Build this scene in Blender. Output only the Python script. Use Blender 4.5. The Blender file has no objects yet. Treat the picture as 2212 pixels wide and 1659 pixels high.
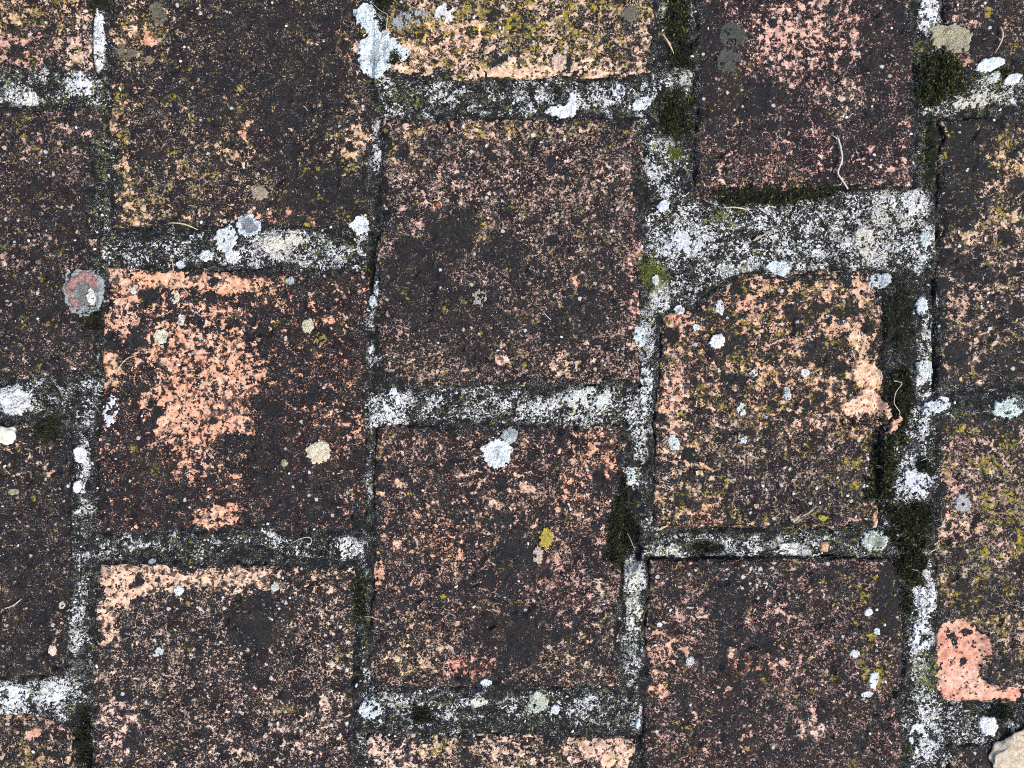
import bpy, math, random
import numpy as np

random.seed(7); rng = np.random.default_rng(11)
scn = bpy.context.scene
COL = scn.collection
R = math.radians

# ------------------------------------------------------------------ camera, sky, sun, exposure
S = 0.41 / 2212.0                      # metres per plan unit (plan: x right, y down, 2212 x 1659 across the view)
def wx(x): return (np.asarray(x, float) - 1106.0) * S
def wy(y): return (829.5 - np.asarray(y, float)) * S

cam = bpy.data.cameras.new('camera'); cam.sensor_width = 36.0; cam.lens = 27.0
cam.clip_start = 0.01; cam.clip_end = 1000.0
camo = bpy.data.objects.new('camera', cam); COL.objects.link(camo)
camo.location = (0, 0, 0.205 * 27.0 / 18.0); scn.camera = camo

SUN_AZ, SUN_EL = 128.0, 47.0           # from the lower right of the view, through thin cloud
world = bpy.data.worlds.new('World'); scn.world = world; world.use_nodes = True
wn = world.node_tree.nodes; wl = world.node_tree.links
sky = wn.new('ShaderNodeTexSky'); sky.sky_type = 'NISHITA'; sky.sun_disc = False
sky.sun_elevation = R(SUN_EL); sky.sun_rotation = R(SUN_AZ); sky.dust_density = 3.0
bg = wn['Background']; bg.inputs['Strength'].default_value = 0.10
wl.new(sky.outputs[0], bg.inputs[0])
sun = bpy.data.lights.new('sun', 'SUN'); sun.energy = 1.4; sun.angle = R(20); sun.color = (1.0, 0.96, 0.91)
suno = bpy.data.objects.new('sun', sun); COL.objects.link(suno); suno.location = (0.4, -0.4, 1)
suno.rotation_euler = (R(90 - SUN_EL), 0, R(180 - SUN_AZ))
vs = scn.view_settings; vs.view_transform = 'Standard'; vs.look = 'None'; vs.gamma = 1.0
vs.use_curve_mapping = False; scn.cycles.use_denoising = False; scn.cycles.filter_width = 1.05; scn.cycles.max_bounces = 4; scn.cycles.diffuse_bounces = 3; vs.exposure = 1.25

# ------------------------------------------------------------------ numpy helpers
def _hash(ix, iy, seed):
    h = (ix.astype(np.int64) * 374761393 + iy.astype(np.int64) * 668265263 + seed * 1442695041) & 0xffffffff
    h = ((h ^ (h >> 13)) * 1274126177) & 0xffffffff
    h = ((h ^ (h >> 16)) * 2246822519) & 0xffffffff
    return ((h ^ (h >> 15)) & 0xffffff) / float(0xffffff)
def vnoise(x, y, seed=0):
    fx = np.floor(x); fy = np.floor(y); tx = x - fx; ty = y - fy
    tx = tx * tx * tx * (tx * (tx * 6 - 15) + 10); ty = ty * ty * ty * (ty * (ty * 6 - 15) + 10)
    a = _hash(fx, fy, seed); b = _hash(fx + 1, fy, seed); c = _hash(fx, fy + 1, seed); d = _hash(fx + 1, fy + 1, seed)
    return (a + (b - a) * tx) * (1 - ty) + (c + (d - c) * tx) * ty
def fbm(x, y, feat, seed=0, octv=4, gain=0.55):
    """-1..1 fractal noise, feat = feature size in plan units"""
    x = np.asarray(x, float) / feat; y = np.asarray(y, float) / feat
    s = 0; a = 1; n = 0
    for o in range(octv):
        s = s + a * (vnoise(x * 2 ** o + 17.3 * o, y * 2 ** o - 9.1 * o, seed + o * 13) * 2 - 1); n += a; a *= gain
    return s / n * 1.6
def sstep(a, b, x):
    t = np.clip((x - a) / (b - a), 0, 1); return t * t * (3 - 2 * t)
def sd_poly(px, py, pts):
    pts = np.asarray(pts, float); d = np.full(px.shape, 1e18); sgn = np.ones(px.shape)
    n = len(pts); j = n - 1
    for i in range(n):
        ex, ey = pts[j] - pts[i]; wx_, wy_ = px - pts[i, 0], py - pts[i, 1]
        t = np.clip((wx_ * ex + wy_ * ey) / (ex * ex + ey * ey + 1e-12), 0, 1)
        d = np.minimum(d, (wx_ - ex * t) ** 2 + (wy_ - ey * t) ** 2)
        c1 = py >= pts[i, 1]; c2 = py < pts[j, 1]; c3 = ex * wy_ > ey * wx_
        f = (c1 & c2 & c3) | (~c1 & ~c2 & ~c3); sgn = np.where(f, -sgn, sgn); j = i
    return sgn * np.sqrt(d)
def sd_shape(px, py, sh):
    """sh: list of points, or (cx, cy, rx, ry[, deg]); negative inside, plan units"""
    if isinstance(sh, list): return sd_poly(px, py, sh)
    cx, cy, rx, ry = sh[:4]; a = R(sh[4]) if len(sh) > 4 else 0.0
    dx, dy = px - cx, py - cy
    u = dx * math.cos(a) + dy * math.sin(a); v = -dx * math.sin(a) + dy * math.cos(a)
    return (np.sqrt((u / rx) ** 2 + (v / ry) ** 2) - 1) * min(rx, ry) * (0.5 + 0.5 * max(rx, ry) / min(rx, ry))

def link(o, parent=None):
    COL.objects.link(o)
    if parent is not None: o.parent = parent
    return o
def mesh_obj(name, verts, faces, mat, parent=None, attrs=None, smooth=True):
    """faces: (n,4) or (n,3) int array or python list"""
    me = bpy.data.meshes.new(name)
    if isinstance(faces, np.ndarray):
        n, k = faces.shape
        me.vertices.add(len(verts)); me.vertices.foreach_set('co', np.ascontiguousarray(verts, np.float32).ravel())
        me.loops.add(n * k); me.loops.foreach_set('vertex_index', np.ascontiguousarray(faces, np.int32).ravel())
        me.polygons.add(n); me.polygons.foreach_set('loop_start', np.arange(0, n * k, k, dtype=np.int32))
        me.update(calc_edges=True); me.validate()
    else:
        me.from_pydata([tuple(map(float, v)) for v in verts], [], faces); me.update()
    if smooth: me.polygons.foreach_set('use_smooth', np.ones(len(me.polygons), bool))
    for an, arr in (attrs or {}).items():
        at = me.attributes.new(an, 'FLOAT_COLOR', 'POINT'); at.data.foreach_set('color', np.ascontiguousarray(arr, np.float32).ravel())
    me.materials.append(mat)
    o = bpy.data.objects.new(name, me)
    return link(o, parent)
def tag(o, label=None, cat=None, group=None, kind=None):
    if label: o['label'] = label
    if cat: o['category'] = cat
    if group: o['group'] = group
    if kind: o['kind'] = kind
    return o

# ------------------------------------------------------------------ node helper
class NT:
    def __init__(s, name, rough=0.95, spec=0.15):
        s.m = bpy.data.materials.new(name); s.m.use_nodes = True; s.t = s.m.node_tree
        s.b = s.t.nodes['Principled BSDF']; s.b.inputs['Roughness'].default_value = rough
        s.b.inputs['Specular IOR Level'].default_value = spec
        g = s.n('ShaderNodeNewGeometry'); s.P = s.vm('SCALE', g.outputs['Position'], sc=1000.0)   # millimetres
    def n(s, t): return s.t.nodes.new(t)
    def set(s, sock, v):
        if isinstance(v, bpy.types.NodeSocket): s.t.links.new(v, sock)
        elif isinstance(v, tuple) and len(v) == 3 and sock.type == 'RGBA': sock.default_value = (*v, 1)
        else: sock.default_value = v
    def vm(s, op, a, b=None, sc=None):
        x = s.n('ShaderNodeVectorMath'); x.operation = op; s.set(x.inputs[0], a)
        if b is not None: s.set(x.inputs[1], b)
        if sc is not None: x.inputs['Scale'].default_value = sc
        return x.outputs[0]
    def ma(s, op, a, b=0.0, c=None, clamp=False):
        x = s.n('ShaderNodeMath'); x.operation = op; x.use_clamp = clamp; s.set(x.inputs[0], a); s.set(x.inputs[1], b)
        if c is not None: s.set(x.inputs[2], c)
        return x.outputs[0]
    def noise(s, feat, detail=4.0, rough=0.6, off=0.0, dist=0.0, out='Fac'):
        x = s.n('ShaderNodeTexNoise'); x.inputs['Scale'].default_value = 1.0 / feat; x.inputs['Detail'].default_value = detail
        x.inputs['Roughness'].default_value = rough; x.inputs['Distortion'].default_value = dist
        s.set(x.inputs['Vector'], s.vm('ADD', s.P, (off * 31.7, off * -17.9, off * 11.3)))
        return x.outputs[0 if out == 'Fac' else 'Color']
    def voro(s, feat, feature='F1', off=0.0, rnd=1.0, vec=None, out='Distance'):
        x = s.n('ShaderNodeTexVoronoi'); x.feature = feature; x.inputs['Scale'].default_value = 1.0 / feat
        x.inputs['Randomness'].default_value = rnd
        s.set(x.inputs['Vector'], s.vm('ADD', vec or s.P, (off * 21.7, off * -13.9, off * 7.3)))
        return x.outputs[out]
    def ramp(s, v, lo, hi, a=0.0, b=1.0):
        x = s.n('ShaderNodeMapRange'); x.interpolation_type = 'SMOOTHSTEP'; s.set(x.inputs['Value'], v)
        for k, q in zip(('From Min', 'From Max', 'To Min', 'To Max'), (lo, hi, a, b)): s.set(x.inputs[k], q)
        return x.outputs[0]
    def mix(s, f, a, b, mode='MIX'):
        x = s.n('ShaderNodeMix'); x.data_type = 'RGBA'; x.blend_type = mode; s.set(x.inputs[0], f)
        s.set(x.inputs[6], a); s.set(x.inputs[7], b); return x.outputs[2]
    def attr(s, name):
        x = s.n('ShaderNodeAttribute'); x.attribute_name = name; sp = s.n('ShaderNodeSeparateColor')
        s.t.links.new(x.outputs['Color'], sp.inputs[0]); return x.outputs['Color'], sp.outputs[0], sp.outputs[1], sp.outputs[2], x.outputs['Alpha']
    def cover(s, noise, frac, sd, w=0.3):
        """1 on the share frac of the surface where noise (mean .5, deviation sd) is highest; w = softness in deviations"""
        f = s.ma('MINIMUM', s.ma('MAXIMUM', frac, 0.002), 0.9985)
        lg = s.ma('MULTIPLY', s.ma('LOGARITHM', s.ma('DIVIDE', f, s.ma('SUBTRACT', 1.0, f)), math.e), 0.5876)
        v = s.ma('ADD', s.ma('DIVIDE', s.ma('SUBTRACT', noise, 0.5), sd), lg); return s.ramp(v, -w, w)
    def gain(s, c, f):
        return s.mix(1.0, c, s.grey(f), 'MULTIPLY')
    def grey(s, f):
        x = s.n('ShaderNodeCombineColor')
        for i in range(3): s.set(x.inputs[i], f)
        return x.outputs[0]
    def done(s, col, height=None, dist=0.0003, strength=1.0, rough=None):
        s.set(s.b.inputs['Base Color'], col)
        if rough is not None: s.set(s.b.inputs['Roughness'], rough)
        if height is not None:
            bp = s.n('ShaderNodeBump'); bp.inputs['Distance'].default_value = dist; bp.inputs['Strength'].default_value = strength
            s.set(bp.inputs['Height'], height); s.t.links.new(bp.outputs[0], s.b.inputs['Normal'])
        return s.m

# ------------------------------------------------------------------ materials
def mat_brick():
    t = NT('weathered_clay_brick')
    _, clean, fine, yel, wht = t.attr('cover')
    clay, _, _, _, gry = t.attr('clay')
    # black crust of algae and dirt, brown to grey, grainy
    n1 = t.noise(9.0, 4, 0.6, 1); n2 = t.noise(0.55, 3, 0.7, 2); n3 = t.noise(16.0, 3, 0.5, 3)
    crust = t.mix(t.ramp(n1, 0.42, 0.6), (0.0138, 0.0096, 0.0114), (0.0124, 0.0118, 0.0132))
    crust = t.mix(t.ramp(n3, 0.52, 0.66, 0, 0.7), crust, (0.0225, 0.0170, 0.0135))
    crust = t.gain(crust, t.ramp(n2, 0.38, 0.64, 0.45, 2.1))
    salt = t.cover(t.noise(0.40, 2, 0.6, 64), 0.06, 0.075, 0.25)
    crust = t.mix(t.ma('MULTIPLY', salt, t.ramp(t.noise(4.0, 3, 0.6, 65), 0.44, 0.58)), crust, (0.30, 0.255, 0.225))
    # clay showing in patches, and in pinpricks
    nc = t.noise(3.2, 5, 0.64, 4, 0.5); nc2 = t.noise(1.25, 3, 0.6, 5, 0.7)
    ncm = t.ma('ADD', t.ma('MULTIPLY', nc, 0.66), t.ma('MULTIPLY', nc2, 0.34))
    patch = t.ramp(t.noise(11.0, 3, 0.6, 66), 0.40, 0.60, 0.45, 1.45)
    big = t.ramp(clean, 0.55, 0.85)
    pk = t.ma('ADD', patch, t.ma('MULTIPLY', big, t.ma('SUBTRACT', 1.0, patch)))
    cm = t.cover(ncm, t.ma('MULTIPLY', t.ma('POWER', clean, 1.65), pk), 0.0490, 0.13)
    nf = t.noise(0.95, 2, 0.66, 6, 0.9); nfl = t.noise(5.0, 3, 0.6, 7)
    fm = t.cover(t.ma('ADD', t.ma('MULTIPLY', nf, 0.75), t.ma('MULTIPLY', nfl, 0.25)), t.ma('MULTIPLY', t.ma('MULTIPLY', fine, 0.25), t.ramp(t.noise(8.0, 4, 0.65, 67), 0.40, 0.60, 0.25, 1.75)), 0.0560, 0.16)
    cv = t.noise(2.2, 5, 0.65, 8); cv2 = t.noise(7.0, 4, 0.6, 9)
    cl2 = t.mix(0.22, clay, (0.66, 0.48, 0.40)); cc = t.mix(t.ramp(cv2, 0.42, 0.62), cl2, t.mix(0.5, cl2, (0.60, 0.42, 0.31)))
    cc = t.gain(cc, t.ramp(cv, 0.36, 0.64, 0.74, 1.34))
    finec = t.mix(t.ramp(t.noise(1.8, 3, 0.6, 10), 0.4, 0.65), t.gain(clay, 0.8), t.mix(0.5, clay, (0.56, 0.46, 0.38)))
    finec = t.gain(finec, t.ramp(t.noise(1.2, 3, 0.6, 21), 0.38, 0.62, 0.55, 1.2))
    col = t.mix(t.ma('MULTIPLY', fm, 0.92), crust, finec)
    col = t.mix(cm, col, cc)
    # round black colonies over the clay
    v = t.voro(1.9, 'F1', 3, 1.0, t.vm('ADD', t.P, t.vm('SCALE', t.noise(1.2, 2, 0.5, 12, 0, 'Color'), sc=1.6)))
    vr = t.noise(6.0, 3, 0.6, 13)
    dots = t.ma('MULTIPLY', t.ramp(v, 0.30, 0.22), t.ramp(vr, 0.40, 0.55))
    col = t.mix(t.ma('MULTIPLY', dots, 0.93), col, t.gain(crust, 0.9))
    # smooth charcoal lichen
    gm = t.cover(t.noise(2.6, 5, 0.65, 14), gry, 0.0624, 0.35)
    gcol = t.gain(t.mix(t.ramp(n1, 0.4, 0.6), (0.0185, 0.0178, 0.0165), (0.0135, 0.0138, 0.0165)), t.ramp(n2, 0.38, 0.62, 0.6, 1.6))
    col = t.mix(t.ma('MULTIPLY', gm, 0.86), col, gcol)
    # yellow-green lichen flecks
    ym = t.cover(t.ma('ADD', t.ma('MULTIPLY', t.noise(1.7, 6, 0.7, 15, 0.4), 0.7), t.ma('MULTIPLY', t.noise(7, 2, 0.5, 16), 0.3)), t.ma('MULTIPLY', t.ma('MULTIPLY', yel, yel), 0.34), 0.0483, 0.4)
    ycol = t.mix(t.ramp(t.noise(3.0, 3, 0.6, 17), 0.42, 0.6), (0.17, 0.15, 0.035), (0.40, 0.31, 0.03))
    ycol = t.gain(ycol, t.ramp(n2, 0.3, 0.7, 0.6, 1.25))
    col = t.mix(t.ma('MULTIPLY', ym, 0.85), col, ycol)
    # pale crustose specks and pinhead grains
    wv = t.voro(3.1, 'F1', 5, 1.0, t.vm('ADD', t.P, t.vm('SCALE', t.noise(0.9, 3, 0.6, 18, 0, 'Color'), sc=1.8)))
    wc = t.voro(3.1, 'F1', 5, 1.0, t.vm('ADD', t.P, t.vm('SCALE', t.noise(0.9, 3, 0.6, 18, 0, 'Color'), sc=1.8)), 'Color')
    sp = t.n('ShaderNodeSeparateColor'); t.t.links.new(wc, sp.inputs[0])
    wm = t.ma('MULTIPLY', t.ramp(t.ma('SUBTRACT', wv, t.ma('MULTIPLY', sp.outputs[1], 0.12)), 0.20, 0.13), t.ma('LESS_THAN', sp.outputs[0], wht))
    col = t.mix(t.ma('MULTIPLY', wm, 0.9), col, t.mix(sp.outputs[2], (0.50, 0.50, 0.50), (0.42, 0.38, 0.28)))
    h = t.ma('ADD', t.ma('MULTIPLY', n2, 0.7), t.ma('MULTIPLY', nc2, 0.6))
    h = t.ma('ADD', h, t.ma('MULTIPLY', cm, -0.22)); h = t.ma('ADD', h, t.ma('MULTIPLY', wm, 0.5))
    return t.done(col, h, 0.00045, 0.9)

def mat_mortar():
    t = NT('lichen_crusted_mortar')
    _, wht, grn, tan, crust_shade = t.attr('cover')
    n2 = t.noise(0.6, 3, 0.7, 22)
    dark = t.mix(t.ramp(t.noise(5, 4, 0.6, 23), 0.4, 0.62), (0.0125, 0.0130, 0.0145), (0.0190, 0.0180, 0.0160))
    dark = t.gain(dark, t.ramp(n2, 0.36, 0.66, 0.40, 1.7))
    a = t.noise(1.05, 3, 0.64, 24, 0.8); b = t.noise(7.0, 4, 0.6, 25)
    c3 = t.noise(2.7, 4, 0.65, 68, 0.5)
    ab = t.ma('ADD', t.ma('MULTIPLY', a, 0.46), t.ma('ADD', t.ma('MULTIPLY', b, 0.28), t.ma('MULTIPLY', c3, 0.26)))
    wm = t.cover(ab, t.ma('POWER', wht, 2.8), 0.0400, 0.14)
    pale = t.mix(t.ramp(t.noise(4, 3, 0.6, 26), 0.42, 0.62), (0.70, 0.71, 0.72), (0.60, 0.61, 0.58))
    pale = t.mix(t.ma('MULTIPLY', tan, 0.8), pale, (0.48, 0.40, 0.28))
    pale = t.gain(pale, t.ramp(t.noise(0.7, 3, 0.7, 27), 0.36, 0.60, 0.46, 1.15))
    salt = t.cover(t.noise(0.42, 2, 0.6, 62), 0.10, 0.075, 0.4)
    dark = t.mix(t.ma('MULTIPLY', salt, t.ramp(t.noise(3.0, 3, 0.6, 63), 0.44, 0.60)), dark, (0.34, 0.345, 0.335))
    col = t.mix(wm, dark, pale)
    grit = t.voro(2.4, 'F1', 9); gc = t.voro(2.4, 'F1', 9, out='Color')
    sp = t.n('ShaderNodeSeparateColor'); t.t.links.new(gc, sp.inputs[0])
    gm = t.ma('MULTIPLY', t.ramp(grit, 0.24, 0.18), t.ma('LESS_THAN', sp.outputs[0], t.ma('MULTIPLY', wht, 0.35)))
    col = t.mix(gm, col, t.mix(sp.outputs[1], (0.62, 0.62, 0.62), (0.48, 0.42, 0.38)))
    ym = t.cover(t.noise(1.6, 5, 0.7, 28, 0.4), t.ma('MULTIPLY', grn, grn), 0.061, 0.5)
    col = t.mix(t.ma('MULTIPLY', ym, 0.8), col, t.gain(t.mix(t.ramp(t.noise(3, 3, 0.6, 29), 0.4, 0.6), (0.10, 0.115, 0.03), (0.22, 0.23, 0.06)), t.ramp(n2, 0.3, 0.7, 0.5, 1.4)))
    col = t.mix(t.cover(ab, crust_shade, 0.0395, 0.5), col, dark)  # dark cover: crust spill plus crack shadow put into the colour
    h = t.ma('ADD', t.ma('MULTIPLY', a, 1.0), t.ma('ADD', t.ma('MULTIPLY', n2, 0.6), t.ma('MULTIPLY', gm, 0.6)))
    return t.done(col, h, 0.0009, 1.0)

def mat_lichen():
    t = NT('crustose_lichen')
    c, _, _, _, crack = t.attr('tint')
    wp = t.vm('ADD', t.P, t.vm('SCALE', t.noise(0.8, 2, 0.5, 31, 0, 'Color'), sc=0.7))
    e = t.voro(0.75, 'DISTANCE_TO_EDGE', 2, 1.0, wp)
    n = t.noise(0.7, 4, 0.7, 32); big = t.noise(3.5, 4, 0.6, 33)
    col = t.gain(c, t.ma('MULTIPLY', t.ramp(n, 0.36, 0.62, 0.72, 1.14), t.ramp(t.noise(0.35, 2, 0.6, 36), 0.36, 0.62, 0.82, 1.1)))
    ck = t.ma('MULTIPLY', t.ramp(e, 0.085, 0.02), t.ma('MULTIPLY', t.ramp(big, 0.36, 0.6), crack))
    col = t.mix(ck, col, (0.045, 0.043, 0.042))
    pit = t.ma('MULTIPLY', t.ramp(t.noise(0.9, 4, 0.7, 34), 0.56, 0.63), t.ma('MULTIPLY', crack, 0.8))
    col = t.mix(pit, col, (0.06, 0.058, 0.055))
    h = t.ma('ADD', t.ramp(e, 0.0, 0.25), t.ma('MULTIPLY', n, 0.9))
    return t.done(col, h, 0.0003, 0.8)

def mat_plain(name, c1, c2, feat=1.5, rough=0.85, lo=0.6, hi=1.3, spec=0.2):
    t = NT(name, rough, spec); n = t.noise(feat, 4, 0.65, 41); n2 = t.noise(feat * 0.3, 3, 0.7, 42)
    return t.done(t.gain(t.mix(t.ramp(n, 0.38, 0.62), c1, c2), t.ramp(n2, 0.3, 0.7, lo, hi)), n2, 0.0001, 0.6)

def mat_moss(name, c1, c2, c3):
    t = NT(name, 0.8, 0.2); c, r, g, b, _ = t.attr('tint')
    col = t.mix(r, c1, c2); col = t.mix(g, col, c3)
    t.b.inputs['Subsurface Weight'].default_value = 0.0
    return t.done(col)

def mat_ground():
    t = NT('bare_earth')
    n = t.noise(60, 5, 0.6, 51); n2 = t.noise(6, 5, 0.7, 52)
    return t.done(t.gain(t.mix(t.ramp(n, 0.4, 0.6), (0.075, 0.055, 0.038), (0.11, 0.085, 0.06)), t.ramp(n2, 0.3, 0.7, 0.6, 1.3)), n2, 0.003, 0.8)

M_BRICK, M_MORTAR, M_LICH, M_GROUND = mat_brick(), mat_mortar(), mat_lichen(), mat_ground()
M_MOSS = mat_moss('dark_cushion_moss', (0.006, 0.0065, 0.005), (0.026, 0.030, 0.011), (0.13, 0.145, 0.035))
M_MOSSG = mat_moss('bright_green_moss', (0.05, 0.06, 0.015), (0.13, 0.15, 0.03), (0.30, 0.32, 0.08))
M_STRAW = mat_plain('dry_straw', (0.50, 0.36, 0.19), (0.62, 0.50, 0.32), 1.2)
M_TWIG = mat_plain('bleached_twig', (0.46, 0.42, 0.37), (0.58, 0.54, 0.48), 1.0)
M_ROOT = mat_plain('pale_rootlet', (0.42, 0.37, 0.28), (0.55, 0.50, 0.40), 1.0)
M_LEAF = mat_plain('withered_leaf', (0.30, 0.24, 0.17), (0.46, 0.39, 0.30), 0.9)
M_QUARTZ = mat_plain('white_grit', (0.60, 0.60, 0.60), (0.70, 0.70, 0.68), 0.9, 0.5, 0.85, 1.1, 0.4)
M_SEED = mat_plain('red_brown_seed', (0.10, 0.025, 0.012), (0.20, 0.05, 0.02), 0.6, 0.4, 0.6, 1.4, 0.5)
M_STONE = mat_plain('buff_stone', (0.42, 0.33, 0.22), (0.56, 0.49, 0.38), 1.6)
M_CHIP = mat_plain('orange_clay_chip', (0.50, 0.27, 0.15), (0.58, 0.36, 0.22), 1.0)
M_BLUE = mat_plain('pale_blue_pebble', (0.40, 0.52, 0.54), (0.48, 0.58, 0.60), 1.5, 0.5)
M_BLACK = mat_plain('black_seed', (0.012, 0.010, 0.010), (0.03, 0.025, 0.025), 0.8, 0.35)

# ------------------------------------------------------------------ the paving plan
ORANGE = (.60, .26, .135); SALMON = (.56, .205, .125); PINK = (.46, .215, .165); TAN = (.48, .32, .19); PEACH = (.62, .36, .225)
OCHRE = (.46, .28, .12); CREAM = (.60, .41, .30); BROWN = (.30, .19, .13); ROSE = (.50, .25, .20)

# a brick: corners TL TR BR BL; base = clean, fine, yellow, white, grey; clay; patches (shape, dict, softness)
def B(c, base, clay, patches=(), dz=0.0, label=None, dents=(), step=3.3, seed=0, blots=26):
    return dict(c=c, base=base, clay=clay, patches=patches, dz=dz, label=label, dents=dents, step=step, seed=seed, blots=blots)
def p(shape, soft=10, **k): return (shape, soft, k)
BR = []
BR.append(B([(-385, -430), (196, -430), (198, 152), (-385, 158)], (.42, .42, .34, .10, .10), (.44, .27, .19), [
    p((40, 20, 160, 45), 25, clean=.42, yellow=.5, clay=OCHRE), p((60, 100, 70, 35), 20, clean=.62, clay=PINK),
    p((160, 120, 35, 22), 12, clean=.7, clay=CREAM), p((35, 112, 16, 14), 5, grey=.9, clean=.0), p((130, 40, 60, 40), 25, clean=.3)]))
BR.append(B([(-385, 236), (218, 232), (200, 818), (-385, 822)], (.16, .30, .26, .10, .25), (.36, .22, .17), [
    p((60, 300, 120, 45), 30, yellow=.42, clean=.22), p((60, 560, 60, 40), 25, clean=.3, clay=BROWN),
    p((140, 420, 60, 60), 30, fine=.55), p((60, 700, 150, 100), 40, clean=.12, fine=.24, grey=.4), p((80, 460, 200, 60), 30, fine=.18, grey=.3)]))
BR.append(B([(-390, 915), (150, 912), (142, 1462), (-390, 1470)], (.13, .20, .18, .05, .35), (.34, .24, .17), [
    p((50, 1000, 90, 60), 30, clean=.2, clay=TAN), p((120, 1070, 30, 40), 15, clean=.3, clay=BROWN), p((60, 1240, 100, 100), 40, clean=.1),
    p((40, 1420, 130, 40), 30, clean=.05, fine=.2), p((45, 912, 60, 12), 8, clean=.6, clay=TAN), p((120, 1340, 25, 30), 10, clean=.4, clay=BROWN)]))
BR.append(B([(-390, 1546), (120, 1548), (152, 1572), (158, 2110), (-390, 2110)], (.30, .34, .30, .05, .15), (.36, .22, .14), [
    p([(-390, 1540), (130, 1545), (150, 1562), (-390, 1560)], 6, clean=.8, clay=(.42, .24, .15)), p((75, 1585, 16, 12), 6, clean=.95, clay=SALMON),
    p((50, 1640, 40, 50), 15, yellow=.5)]))
BR.append(B([(236, -95), (806, -90), (800, 490), (238, 488)], (.20, .30, .30, .08, .15), (.45, .31, .18), [
    p((255, 330, 28, 160), 18, clean=.46, yellow=.58, clay=OCHRE), p((243, 255, 9, 28), 4, clean=.98, yellow=.2, clay=(.50, .30, .11)),
    p((590, 150, 190, 190), 60, clean=.07, fine=.17, grey=.5, yellow=.2), p((430, 210, 120, 80), 40, clean=.12, fine=.22),
    p((300, 60, 60, 50), 25, clean=.34, clay=OCHRE), p((320, 85, 18, 16), 6, clean=.9, clay=ORANGE), p((286, 65, 13, 13), 5, clean=.95, clay=TAN),
    p((765, 310, 26, 45, 10), 9, clean=.88, clay=(.58, .34, .17)), p((760, 230, 22, 30), 12, clean=.62, clay=OCHRE), p((748, 95, 18, 30), 12, clean=.6, clay=ORANGE),
    p((770, 100, 9, 12), 4, clean=.98, clay=ORANGE), p((410, 400, 90, 60), 30, fine=.55, clay=TAN), p((520, 310, 50, 40), 20, clean=.4, clay=OCHRE),
    p((690, 420, 100, 60), 30, clean=.05, fine=.15, grey=.8), p((600, 470, 110, 20), 12, clean=.45, clay=ORANGE, yellow=.4),
    p((285, 455, 30, 30), 14, clean=.6, clay=OCHRE, yellow=.6), p((520, 285, 14, 14), 6, clean=.85, clay=ORANGE), p((460, 470, 60, 20), 12, yellow=.5, clean=.3)]))
BR.append(B([(228, 580), (796, 584), (782, 1146), (204, 1150)], (.15, .12, .14, .07, .20), ORANGE, [
    p([(226, 576), (330, 580), (480, 588), (632, 606), (622, 636), (540, 640), (440, 636), (330, 628), (290, 690), (215, 850), (200, 840)], 16, clean=.86, clay=ORANGE, yellow=.26),
    p([(228, 578), (632, 604), (622, 630), (520, 628), (235, 612)], 8, clean=.96, clay=(.62, .30, .15)),
    p((400, 710, 130, 70), 30, clean=.60), p((450, 790, 130, 80, 20), 35, clean=.76), p([(350, 840), (430, 800), (560, 820), (555, 930), (510, 940), (440, 980), (360, 1000), (335, 930)], 24, clean=.84),
    p([(480, 850), (560, 860), (552, 930), (490, 940)], 12, clean=.88), p((350, 870, 40, 30), 16, clean=.85), p((240, 815, 30, 34), 10, clean=.82, clay=(.62, .28, .12)),
    p((680, 640, 90, 50), 30, clean=.22), p((720, 700, 40, 30), 18, clean=.48), p((700, 780, 70, 60), 30, clean=.16),
    p([(690, 872), (780, 895), (778, 950), (740, 985), (735, 930), (700, 900)], 9, clean=.62), p((740, 1020, 26, 40), 14, clean=.45), p((745, 1085, 30, 20), 12, clean=.5),
    p((330, 1060, 120, 70), 30, clean=.06, fine=.18, grey=.3), p((640, 1060, 90, 80), 35, clean=.04, fine=.15, grey=.45), p((600, 880, 60, 60), 20, clean=.12),
    p([(415, 1100), (515, 1085), (520, 1112), (500, 1138), (420, 1138)], 8, clean=.84), p((440, 1000, 70, 40), 20, clean=.5), p((500, 1040, 30, 22), 12, clean=.7),
    p((318, 640, 21, 17), 5, grey=.95, clean=.05), p((242, 738, 20, 18), 5, grey=.95, clean=.05), p((296, 742, 19, 20), 5, grey=.95, clean=.05), p((600, 990, 60, 50), 25, grey=.7, clean=.04)],
    label='orange brick peppered with black crust, brightest along its top edge'))
BR.append(B([(212, 1216), (768, 1222), (756, 1795), (188, 1795)], (.16, .34, .18, .16, .22), CREAM, [
    p([(210, 1214), (370, 1208), (400, 1236), (500, 1222), (610, 1232), (620, 1270), (520, 1276), (430, 1272), (300, 1288), (262, 1330), (250, 1395), (212, 1390), (198, 1300)], 12, clean=.90, clay=(.62, .38, .24), yellow=.16),
    p((680, 1250, 80, 30), 20, clean=.40, clay=TAN), p((400, 1360, 90, 50), 20, clean=.10, fine=.40), p((560, 1350, 70, 60), 20, clean=.05, fine=.15, grey=.75),
    p((360, 1480, 170, 80), 40, clean=.14, fine=.58), p([(208, 1450), (240, 1490), (300, 1520), (290, 1620), (240, 1640), (215, 1560)], 14, clean=.64, clay=(.62, .40, .32)),
    p((660, 1420, 90, 90), 40, clean=.16, fine=.52), p((500, 1620, 60, 40), 20, clean=.5), p((290, 1600, 20, 20), 6, grey=.9, clean=0), p((640, 1580, 90, 60), 30, clean=.3, fine=.55),
    p((700, 1520, 12, 20), 5, clean=.9), p((560, 1360, 30, 24), 4, grey=1.0, clean=0, fine=0)]))
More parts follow.
